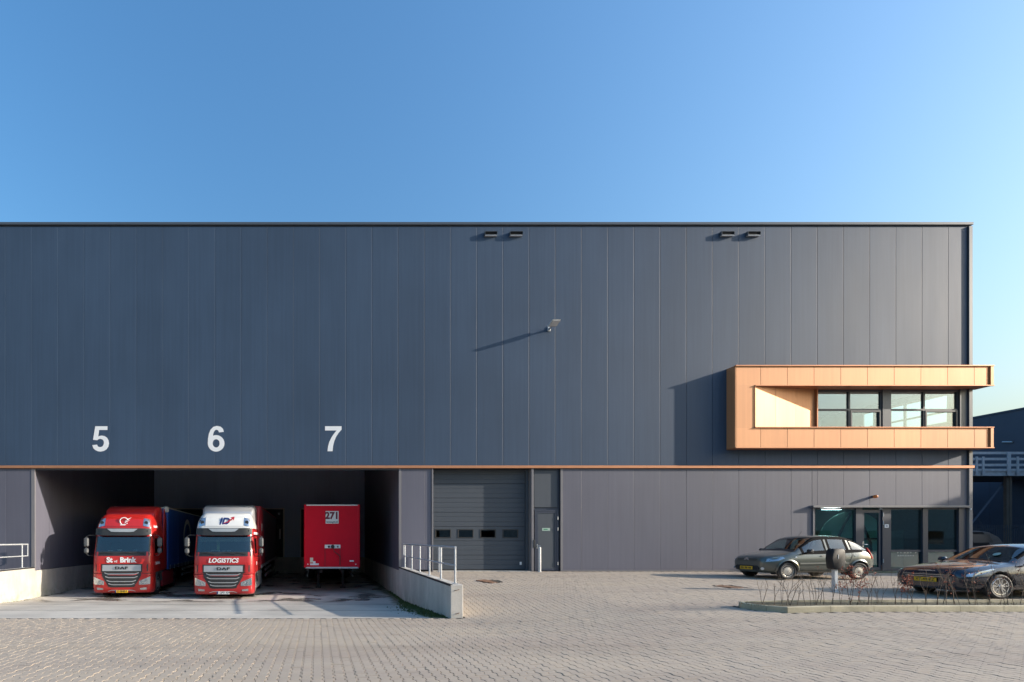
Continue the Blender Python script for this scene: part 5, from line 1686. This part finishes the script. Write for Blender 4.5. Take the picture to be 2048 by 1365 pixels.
for s in (-1, 1):
    hl = side_patch(C3, 'headlight', car1, [(.10, .60), (.15, .70), (.34, .76), (.58, .775), (.62, .73), (.38, .64)], .012, mt['silver'], s, .03)
    side_patch(C3, 'lamp_lens', hl, [(.095, .595), (.145, .706), (.34, .766), (.585, .78), (.625, .728), (.38, .635)], .020, mt['lens'], s, .004)
    side_patch(C3, 'side_moulding', car1, [(1.12, .52), (1.12, .575), (2.78, .60), (2.80, .545)], .016, mt['moulding'], s)
    side_patch(C3, 'sill', car1, [(1.1, .24), (1.1, .30), (2.82, .31), (2.82, .25)], .012, mt['moulding'], s)
    for x in (1.95, 2.74):
        side_patch(C3, 'door_handle', car1, [(x - .10, .795), (x - .08, .825), (x + .05, .835), (x + .07, .805), (x, .785)], .016, mt['plastic'], s)
    side_patch(C3, 'indicator', car1, [(.97, .755), (.97, .785), (1.03, .79), (1.03, .76)], .012, mt['letter'], s)
    for x, z0, z1 in ((1.16, .34, .86), (2.13, .30, .89)):
        side_patch(C3, 'door_gap', car1, [(x, z0), (x, z1), (x + .012, z1), (x + .012, z0)], .004, mt['chassis'], s, .004)
    side_patch(C3, 'door_gap', car1, [(2.83, .62), (2.93, .80), (2.95, .93), (2.962, .93), (2.945, .80), (2.842, .62)], .004, mt['chassis'], s, .004)
    side_patch(C3, 'fuel_flap', car1, [(3.06 + .07 * math.cos(a), .86 + .07 * math.sin(a)) for a in np.linspace(0, 2 * math.pi, 13)[:-1]], .004, mt['paint_c3'], s, .006)
    tl = MB()
    pts = [(3.66, .71), (3.72, .74), (3.62, 1.0), (3.52, 1.10), (3.54, 1.0), (3.62, .86)]
    n = len(pts)
    yy = lambda x, z: ev(C3['wbelt'], x) + .012 if z > .9 else on_body(C3, x, z) + .012
    tl.add([(x, s * yy(x, z), z) for x, z in pts] + [(x, s * (yy(x, z) - .05), z) for x, z in pts], [tuple(range(n)), tuple(range(2 * n - 1, n - 1, -1))] + [(i, (i + 1) % n, (i + 1) % n + n, i + n) for i in range(n)])
    obj('tail_lamp', tl, mt['red_lens'], car1)
    # fender lips
    for wx in C3['wheels']:
        o_, i_ = .40, .352
        aa = np.linspace(R(-8), R(188), 17)
        mb = MB()
        P1 = [(wx + o_ * math.cos(a), s * (on_body(C3, wx + o_ * math.cos(a), .30 + o_ * math.sin(a)) + .004), .30 + o_ * math.sin(a)) for a in aa]
        P2 = [(wx + i_ * math.cos(a), s * (on_body(C3, wx + i_ * math.cos(a), .30 + i_ * math.sin(a)) + .022), .30 + i_ * math.sin(a)) for a in aa]
        P3 = [(p[0], p[1] - s * .05, p[2]) for p in P2]
        k = len(aa)
        mb.add(P1 + P2 + P3, [(q + r_ * k, q + 1 + r_ * k, q + 1 + (r_ + 1) * k, q + (r_ + 1) * k) for r_ in (0, 1) for q in range(k - 1)])
        obj('fender_lip', mb, mt['paint_c3'], car1, smooth=True, angle=60)
# front
obj('lower_grille', MB().prism([(-.46, .30), (.46, .30), (.50, .38), (.42, .46), (-.42, .46), (-.50, .38)], 'x', -.008, .05), mt['chassis'], car1)
for k in range(3):
    obj('grille_bar', MB().box(.0, .07, -.40, .40, .615 + k * .035, .632 + k * .035, c=.004), mt['plastic'], car1)
for z in (.63, .66):
    obj('chevron_emblem', MB().add([(-.012, -.10, z), (-.012, 0, z + .045), (-.012, .10, z), (-.012, .10, z + .022), (-.012, 0, z + .068), (-.012, -.10, z + .022), (.02, -.10, z), (.02, 0, z + .045), (.02, .10, z), (.02, .10, z + .022), (.02, 0, z + .068), (.02, -.10, z + .022)],
        [(0, 1, 4, 5), (1, 2, 3, 4), (0, 6, 7, 1), (1, 7, 8, 2), (5, 4, 10, 11), (4, 3, 9, 10)]), mt['chrome'], car1)
for s in (-1, 1):
    obj('fog_lamp', MB().lathe([(.05, 0), (.045, .03)], (-.0, 0, 0), 'x', 14), mt['silver'], car1, (.035, s * .60, .36), (0, 0, s * R(-35)))
pl = obj('number_plate', MB().box(-.006, .006, -.26, .26, -.055, .055), mt['plate'], car1, (-.022, 0, .37))
for k in range(8):      # characters too blurred to read
    box('plate_mark', (-.0085, -.0062, -.20 + k * .052, -.165 + k * .052, -.03 if k not in (2, 5) else -.006, .03 if k not in (2, 5) else .006), mt['decal_dark'], pl)
obj('rear_bumper_strip', MB().box(3.78, 3.85, -.62, .62, .50, .56, c=.02), mt['paint_c3'], car1)
obj('aerial', MB().tube([(1.85, 0, 1.51), (1.98, 0, 1.66)], .006, 5), mt['plastic'], car1)
obj('wiper', MB().tube([(1.08, -.52, 1.0), (1.13, -.1, 1.06), (1.15, .1, 1.075)], .010, 5), mt['plastic'], car1)
obj('cowl', MB().add([(1.0, -.66, .965), (1.09, -.66, 1.0), (1.10, 0, 1.055), (1.0, 0, 1.005), (1.09, .66, 1.0), (1.0, .66, .965)], [(0, 1, 2, 3), (3, 2, 4, 5)]), mt['plastic'], car1)

# --- black saloon cut by the right edge of the picture
BS = dict(paint='paint_blk', half=.90, wheels=[.92, 3.62], wr=.325, ww=.215, arch=.385, style='spoke', track_in=.115,
    stations=[0.0, .03, .08, .16, .30, .45, .62, .92, 1.20, 1.34, 1.39, 1.60, 1.66, 1.80, 2.0, 2.06, 2.30, 2.60, 2.62, 2.72, 2.74, 3.0, 3.40, 3.52, 3.80, 4.05, 4.30, 4.48, 4.56, 4.60],
    zb=[(0, .24), (.06, .20), (.4, .17), (4.0, .2), (4.6, .33)],
    wl=[(0, .60), (.03, .68), (.08, .74), (.16, .79), (.36, .84), (.7, .87), (4.0, .87), (4.4, .80), (4.6, .62)],
    wm=[(0, .64), (.03, .72), (.08, .785), (.16, .83), (.36, .88), (.7, .90), (4.0, .90), (4.4, .83), (4.6, .66)],
    zm=[(0, .46), (4.6, .58)],
    zbelt=[(0, .61), (.05, .65), (.16, .70), (.36, .745), (.7, .79), (1.2, .85), (1.6, .88), (3.4, .95), (4.3, 1.0), (4.6, .93)],
    wbelt=[(0, .56), (.03, .65), (.08, .72), (.16, .765), (.36, .81), (.9, .85), (3.4, .85), (4.3, .78), (4.6, .62)],
    ztope=[(0, .64), (.05, .69), (.16, .75), (.36, .80), (.7, .85), (1.2, .905), (1.36, .94), (2.0, 1.31), (2.30, 1.385), (2.7, 1.41), (3.2, 1.375), (3.52, 1.31), (3.8, 1.20), (4.05, 1.10), (4.3, 1.05), (4.6, .96)],
    wtope=[(0, .48), (.03, .57), (.08, .63), (.16, .67), (.36, .70), (.9, .74), (1.36, .72), (2.0, .63), (2.4, .58), (3.4, .57), (4.05, .60), (4.3, .62), (4.6, .54)],
    ztop=[(0, .66), (.05, .72), (.16, .79), (.36, .84), (.7, .90), (1.2, .96), (1.36, .99), (2.0, 1.385), (2.30, 1.45), (2.7, 1.47), (3.2, 1.435), (3.52, 1.37), (3.8, 1.24), (4.05, 1.12), (4.3, 1.06), (4.6, .97)],
    side_glass=[(1.66, 2.60), (2.74, 3.52)], wind=(1.39, 2.0), rear=(3.40, 4.05), trimspan=(1.5, 3.6), dark_pillars=[(2.60, 2.74)], cabin=(1.5, 3.8), zseat=.55, zdash=.95, zmir=1.22, mirror=(1.68, .92), mirror_mat='paint_blk', glass='glass_car')
bsx = 18.02 - .92
car2 = build_car(BS, 'saloon_car', 'shiny black car cut off by the right edge, behind the bare hedge', (bsx, -7.05, float(gz(18, -7.05)) - .004), 'parked cars')
for s in (-1, 1):
    hl = side_patch(BS, 'headlight', car2, [(.10, .585), (.14, .64), (.40, .71), (.74, .79), (.80, .775), (.46, .66), (.20, .585)], .010, mt['chrome'], s, .02)
    side_patch(BS, 'lamp_lens', hl, [(.095, .58), (.135, .645), (.40, .716), (.745, .796), (.81, .776), (.46, .654), (.20, .58)], .016, mt['lens'], s, .004)
    side_patch(BS, 'fog_lamp_vent', car2, [(.09, .33), (.12, .42), (.30, .44), (.34, .36), (.26, .31)], .010, mt['plastic'], s)
    for x, z0, z1 in ((1.34, .34, .90), (2.66, .30, .94)):
        side_patch(BS, 'door_gap', car2, [(x, z0), (x, z1), (x + .01, z1), (x + .01, z0)], .004, mt['chassis'], s, .004)
    for x in (2.45, 3.4):
        side_patch(BS, 'door_handle', car2, [(x - .11, .84), (x - .10, .87), (x + .09, .88), (x + .10, .85)], .02, mt['chrome'], s)
obj('upper_grille', MB().prism([(-.50, .52), (.50, .52), (.56, .60), (.52, .625), (-.52, .625), (-.56, .60)], 'x', -.006, .04), mt['plastic'], car2)
for z, w in ((.545, .5), (.60, .54)):
    obj('grille_bar', MB().box(-.016, .0, -w, w, z - .008, z + .008, c=.003), mt['chrome'], car2)
obj('lower_grille', MB().prism([(-.55, .24), (.55, .24), (.60, .36), (.5, .39), (-.5, .39), (-.60, .36)], 'x', .006, .06), mt['chassis'], car2)
obj('bonnet_emblem', MB().box(-.012, .0, -.20, .20, -.008, .008, c=.004).box(-.014, .0, -.10, .04, .009, .024, c=.004).box(-.014, .0, .08, .18, .009, .02, c=.004), mt['chrome'], car2, (.02, 0, .70))
pl = obj('number_plate', MB().box(-.006, .006, -.26, .26, -.055, .055), mt['plate'], car2, (-.024, 0, .455))
lettering('plate_lettering', 'XT-49-KZ', .105, mt['decal_dark'], pl, (-.0085, 0, 0), (R(90), 0, R(-90)), bold=.012, ext=.001)
obj('windscreen_badge', MB().lathe([(.075, 0), (.075, .004)], (0, 0, 0), 'z', 16), mt['green_board'], car2, (1.62, -.28, 1.165), (0, R(-31), 0))
obj('wiper', MB().tube([(1.36, -.55, .975), (1.42, -.1, 1.03), (1.44, .2, 1.04)], .010, 5), mt['plastic'], car2)

# --- dark van far right, mostly hidden behind the corner
VN = dict(BS)
VN.update(paint='chassis', half=.92, wheels=[.9, 3.4], wr=.33, arch=.39, glass='van_glass',
    ztope=[(0, .70), (.2, .9), (.7, 1.05), (1.2, 1.12), (1.36, 1.18), (2.0, 1.62), (2.30, 1.72), (3.8, 1.72), (4.3, 1.45), (4.48, 1.2), (4.6, 1.0)],
    ztop=[(0, .72), (.2, .95), (.7, 1.1), (1.2, 1.17), (1.36, 1.24), (2.0, 1.70), (2.30, 1.80), (3.8, 1.80), (4.3, 1.5), (4.48, 1.22), (4.6, 1.02)],
    zbelt=[(0, .68), (.2, .85), (1.2, 1.05), (4.3, 1.08), (4.6, .98)], style='spoke', rear=(4.05, 4.48), side_glass=[(1.66, 2.60), (2.74, 3.8)], zmir=1.5, zdash=1.1, zseat=.7, mirror=(1.7, 1.06))
car3 = build_car(VN, 'dark_van', 'black van in the shade beyond the building corner, before the picket fence', (29.7, 4.6, float(gz(33, 4)) - .002))
# ------------------------------------------------------------------ charging post
CX, CY = 15.2, -6.4
t = thing('charging_post', 'black charging box on a galvanised post before the black car', 'charging post', (CX, CY, float(gz(CX, CY)) - .003))
obj('post', MB().box(-.05, .05, -.05, .05, 0, .70, c=.006), mt['galv'], t)
obj('foot_plate', MB().box(-.09, .09, -.09, .09, 0, .012), mt['galv'], t)
def rr(w0, w1, w2, z0, zm, z1, c=.05):
    return [(-w0 + c, z0), (-w0 * .98, z0 + c), (-w1, zm), (-w2 * 1.0, z1 - c), (-w2 + c, z1), (w2 - c, z1), (w2, z1 - c), (w1, zm), (w0 * .98, z0 + c), (w0 - c, z0)]
H = rr(.185, .21, .185, .66, .98, 1.27, .05)
rings = [[(x * k, y, .97 + (z - .97) * k) for x, z in H] for y, k in ((-.13, .90), (-.115, .98), (-.08, 1.0), (.05, 1.0), (.07, .95))]
head = obj('charger_head', MB().loft(rings), mt['charger'], t, smooth=True, angle=40)
obj('status_light', MB().box(-.035, -.022, -.136, -.128, .98, 1.10), mt['letter'], head)
obj('socket', MB().lathe([(.06, 0), (.055, .03), (.03, .035)], (.20, -.04, .88), 'x', 14), mt['plastic_g'], head)
obj('socket_lid', MB().box(.20, .225, -.10, .02, .95, 1.15, c=.01), mt['plastic_g'], head)

# ------------------------------------------------------------------ bare hedge
def shrub(x, y, h, seed, leaves, label):
    rnd = random.Random(seed)
    t = thing('bare_shrub', label, 'shrub', (x, y, -.232), (0, 0, 0), 'bare hedge plants in the kerbed bed')
    stem, lf = MB(), MB()
    def grow(p, d, L, r, lvl):
        pts = [p]
        q = Vector(p)
        dd = Vector(d)
        nseg = 4
        for k in range(nseg):
            dd = (dd + Vector((rnd.gauss(0, .085), rnd.gauss(0, .085), rnd.gauss(.05, .05)))).normalized()
            q = q + dd * (L / nseg)
            pts.append(q.copy())
            if lvl < 3 and k >= 1 and rnd.random() < (.8 if lvl < 2 else .45):
                a = rnd.uniform(0, 6.28)
                nd = (dd * .75 + Vector((math.cos(a), math.sin(a) * .7, rnd.uniform(.3, .9))) * .55).normalized()
                grow(q.copy(), nd, L * rnd.uniform(.3, .55), r * .6, lvl + 1)
            if leaves > 0 and lvl >= 0 and rnd.random() < leaves:
                for _ in range(3):
                    c_ = q + Vector((rnd.gauss(0, .03), rnd.gauss(0, .03), rnd.gauss(0, .03)))
                    u = Vector((rnd.gauss(0, 1), rnd.gauss(0, 1), rnd.gauss(0, 1))).normalized() * rnd.uniform(.014, .028)
                    w = u.cross(Vector((rnd.gauss(0, 1), rnd.gauss(0, 1), rnd.gauss(0, 1)))).normalized() * u.length * .55
                    lf.add([c_ - u, c_ + w * .8 + u * .1, c_ + u, c_ - w * .8 + u * .1], [(0, 1, 2, 3)])
        stem.tube(pts, r, 5, True, 0, r * .45)
    for k in range(rnd.choice((1, 2, 2, 3))):
        a = rnd.uniform(0, 6.28)
        grow(Vector((rnd.gauss(0, .03), rnd.gauss(0, .03), -.02)), Vector((math.cos(a) * .20, math.sin(a) * .12, 1)).normalized(), h * rnd.uniform(.75, 1.05), rnd.uniform(.0045, .0085), 0)
    obj('stems', stem, mt['bark'], t)
    if lf.v:
        obj('dry_leaves', lf, mt['leaf'], t)
hedge = [(1523, .70, 0), (1549, .46, 0), (1568, .78, 0), (1577, .72, 0), (1592, .55, 0), (1612, .80, 0), (1626, .60, 0), (1643, .74, .02), (1662, .66, 0), (1684, .52, .10), (1700, .78, .30), (1716, .74, .40), (1735, .80, .04),
         (1752, .50, .02), (1768, .72, 0), (1790, .74, .0), (1812, .60, .28), (1826, .66, .30), (1853, .80, .03), (1872, .78, .08), (1888, .84, .03), (1903, .74, .04), (1920, .80, .02), (1938, .70, .10), (1956, .82, .06), (1972, .76, .02), (1986, .82, .02), (2001, .88, .02), (2017, .84, .03), (2033, .78, .02), (2052, .84, .02)]
ords = ['first', 'second', 'third', 'fourth', 'fifth', 'sixth', 'seventh', 'eighth', 'ninth', 'tenth', 'eleventh', 'twelfth', 'thirteenth', 'fourteenth', 'fifteenth', 'sixteenth', 'seventeenth', 'eighteenth', 'nineteenth', 'twentieth',
        'twenty-first', 'twenty-second', 'twenty-third', 'twenty-fourth', 'twenty-fifth', 'twenty-sixth', 'twenty-seventh', 'twenty-eighth', 'twenty-ninth', 'thirtieth', 'last']
for k, (p, h, lv) in enumerate(hedge):
    y = -9.16 + random.uniform(-.22, .22)
    x = (p - 635) / 1014 * (y + DIST)
    kind = 'bare shrub with clusters of dry red leaves' if lv > .2 else ('bare shrub with a few red leaves' if lv > .05 else 'bare leafless shrub')
    shrub(x, y, h * .88, 100 + k, lv, '%s, %s from the left in the kerbed bed' % (kind, ords[k]))
# withered grass at the foot of the hedge
gr = MB()
for k in range(1600):
    x, y = random.uniform(10.2, 27), random.uniform(-9.5, -8.75)
    z = -.245 + .02 * math.sin(x * 2)
    h, a = random.uniform(.015, .06), random.uniform(0, 6.28)
    dx, dy = .006 * math.cos(a), .006 * math.sin(a)
    gr.add([(x - dx, y - dy, z), (x + dx, y + dy, z), (x + random.gauss(0, .02), y + random.gauss(0, .02), z + h)], [(0, 1, 2)])
o = tag(obj('withered_grass', gr, M('withered_grass', (.14, .125, .05), .9, var=.3, scale=6)), 'short withered grass covering the soil of the kerbed bed', 'grass')
o['kind'] = 'stuff'

# ------------------------------------------------------------------ neighbouring building at the right edge
nb = thing('neighbour_building', 'dark shed with sloping roof and open parking deck behind the right corner', 'building', (0, 0, 0))
def NP(p, q, y):
    d = DIST + y
    return ((p - 635) / 1014 * d, y, EYE + (1079 - q) / 1014 * d)
XN, ZN, yw = 50.0, 10.55, 15.0         # side wall of the shed, facing the warehouse
cutsy = np.arange(-8.2, 44.0, 2.05)
for p, q in zip(cutsy[:-1], cutsy[1:]):
    obj('wall_panel', MB().box(XN, XN + .1, p + .006, q - .006, -.05, ZN), mt['nb_wall'], nb)
box('roof', (XN + .101, XN + 22, -8.2, 43.0, ZN - .3, ZN - .15), mt['nb_wall'], nb)
box('front_wall', (XN + .101, XN + 22, -8.2, -8.05, -.05, ZN - .31), mt['nb_wall'], nb)
box('roof_edge', (XN - .06, XN + .16, -8.25, 43.0, ZN + .001, ZN + .12), mt['nb_wall'], nb)
lq = lambda p: (XN - .06, (XN - .06) * 1014 / (p - 635) - DIST, EYE + (1079 - 884.5) * (XN - .06) / (p - 635))
obj('strip_light', MB().tube([lq(2005), lq(2025)], .06, 6), mt['galv'], nb)
# parking deck
yd = 11.6
dk = NP(1943, 949, yd)
z_deck = EYE + (1079 - 951) / 1014 * (DIST + yd)
xd0, xd1 = dk[0] - 6, XN - .01
obj('deck', MB().box(xd0, xd1, yd, yw + .6, z_deck, z_deck + .30), mt['nb_dark'], nb)
obj('deck_fascia', MB().box(xd0, xd1, yd - .06, yd - .002, z_deck - .05, z_deck + .26, c=.01), mt['galv_d'], nb)
box('rear_wall', (xd0, xd1, 20.0, 20.2, -.1, z_deck + 1), mt['nb_dark'], nb)
for p in (2013, 2019):
    q = NP(p, 1000, yd + .3)
    obj('deck_post', MB().box(q[0] - .10, q[0] + .06, yd + .22, yd + .38, -.05, z_deck - .002), mt['nb_brown'], nb)
q0 = NP(1900, 1000, yd + .3)
obj('deck_post', MB().box(q0[0] - .10, q0[0] + .10, yd + .22, yd + .38, -.05, z_deck - .002), mt['nb_brown'], nb)
A, B = NP(1935, 1058, yd + .5), NP(2010, 963, yd + .5)
obj('brace', MB().tube([A, B], .07, 4), mt['nb_wall'], nb)
A, B = NP(1935, 1012, yd + .7), NP(1980, 1070, yd + .7)
obj('brace', MB().tube([A, B], .06, 4), mt['nb_wall'], nb)
w0, w1 = NP(1935, 1006, 19.9), NP(1990, 1040, 19.9)
wf = obj('window', MB().box(w0[0], w1[0], 19.88, 19.95, w0[2] - .12, w0[2]).box(w0[0], w1[0], 19.88, 19.95, w1[2] - .0, w1[2] + .12).box(w1[0] - .12, w1[0], 19.88, 19.95, w1[2] + .121, w0[2] - .121), mt['nb_brown'], nb)
box('pane', (w0[0], w1[0] - .121, 19.93, 19.96, w1[2] + .121, w0[2] - .121), mt['glass_dark'], wf)
# railing of the deck
rl = thing('deck_railing', 'galvanised railing on the parking deck behind the right corner', 'railing')
yr = yd - .09
for q in (906, 918, 930, 940):
    zq = EYE + (1079 - q) / 1014 * (DIST + yr)
    box('rail', (xd0, xd1, yr - .04, yr, zq - .10, zq + .06), mt['galv_d'], rl)
for k, p in enumerate((1951, 1964, 1982, 2015, 2033)):
    q = NP(p, 1000, yr)
    if p in (1951, 1964, 2033):
        box('short_post', (q[0] - .06, q[0] + .06, yr - .085, yr - .041, z_deck + .0, EYE + (1079 - 914) / 1014 * (DIST + yr)), mt['galv_d'], rl)
    elif p == 2015:
        box('post', (q[0] - .10, q[0] + .10, yr - .10, yr - .042, z_deck - .03, EYE + (1079 - 905) / 1014 * (DIST + yr)), mt['galv_d'], rl)
# picket fence
fn = thing('picket_fence', 'dark metal picket fence beyond the right corner of the warehouse', 'fence')
yf_ = 9.3
f0, f1 = NP(1930, 1060, yf_)[0], NP(2100, 1060, yf_)[0]
zt_ = EYE + (1079 - 1050) / 1014 * (DIST + yf_)
x = f0
while x < f1:
    obj('picket', MB().prism([(x - .014, -.05), (x + .014, -.05), (x + .014, zt_ - .06), (x, zt_), (x - .014, zt_ - .06)], 'y', yf_ - .012, yf_ + .012), mt['frame'], fn)
    x += .135
for z in (.25, zt_ - .25):
    box('rail', (f0 - .1, f1, yf_ + .0125, yf_ + .05, z - .02, z + .02), mt['frame'], fn)

# ------------------------------------------------------------------ the far side of the street, mirrored in the panes
ob = thing('unseen_opposite_building', 'long low grey building added unseen across the street for darker reflections', 'building', (0, -52, -.32))
box('wall', (-60, 150, -.3, 0, 0, 6.2), mt['brick'], ob)  # added out of view, its height set to darken reflections in the panes
box('parapet', (-60, 150, -.35, .05, 6.201, 6.4), mt['trim_dark'], ob)
box('roof', (-60, 150, -16, -.301, 6.0, 6.2), mt['backing'], ob)
for k in range(24):
    xx = -50 + k * 8.1
    w = box('window', (xx, xx + 3.0, .001, .03, 1.0, 2.9), mt['glass_dark'], ob)
    box('window_frame', (xx - .08, xx + 3.08, .0005, .02, .9, .999), mt['trim_grey'], w)
fo = thing('street_fence', 'dark metal fence across the street', 'fence', (0, -40, -.32))
for k in range(380):
    xx = 10 + k * .24
    if k < 295:
        box('picket', (xx - .016, xx + .016, -.016, .016, 0, 1.85), mt['frame'], fo)
for z in (.3, 1.6):
    box('rail', (9.8, 81, .017, .05, z, z + .05), mt['frame'], fo)
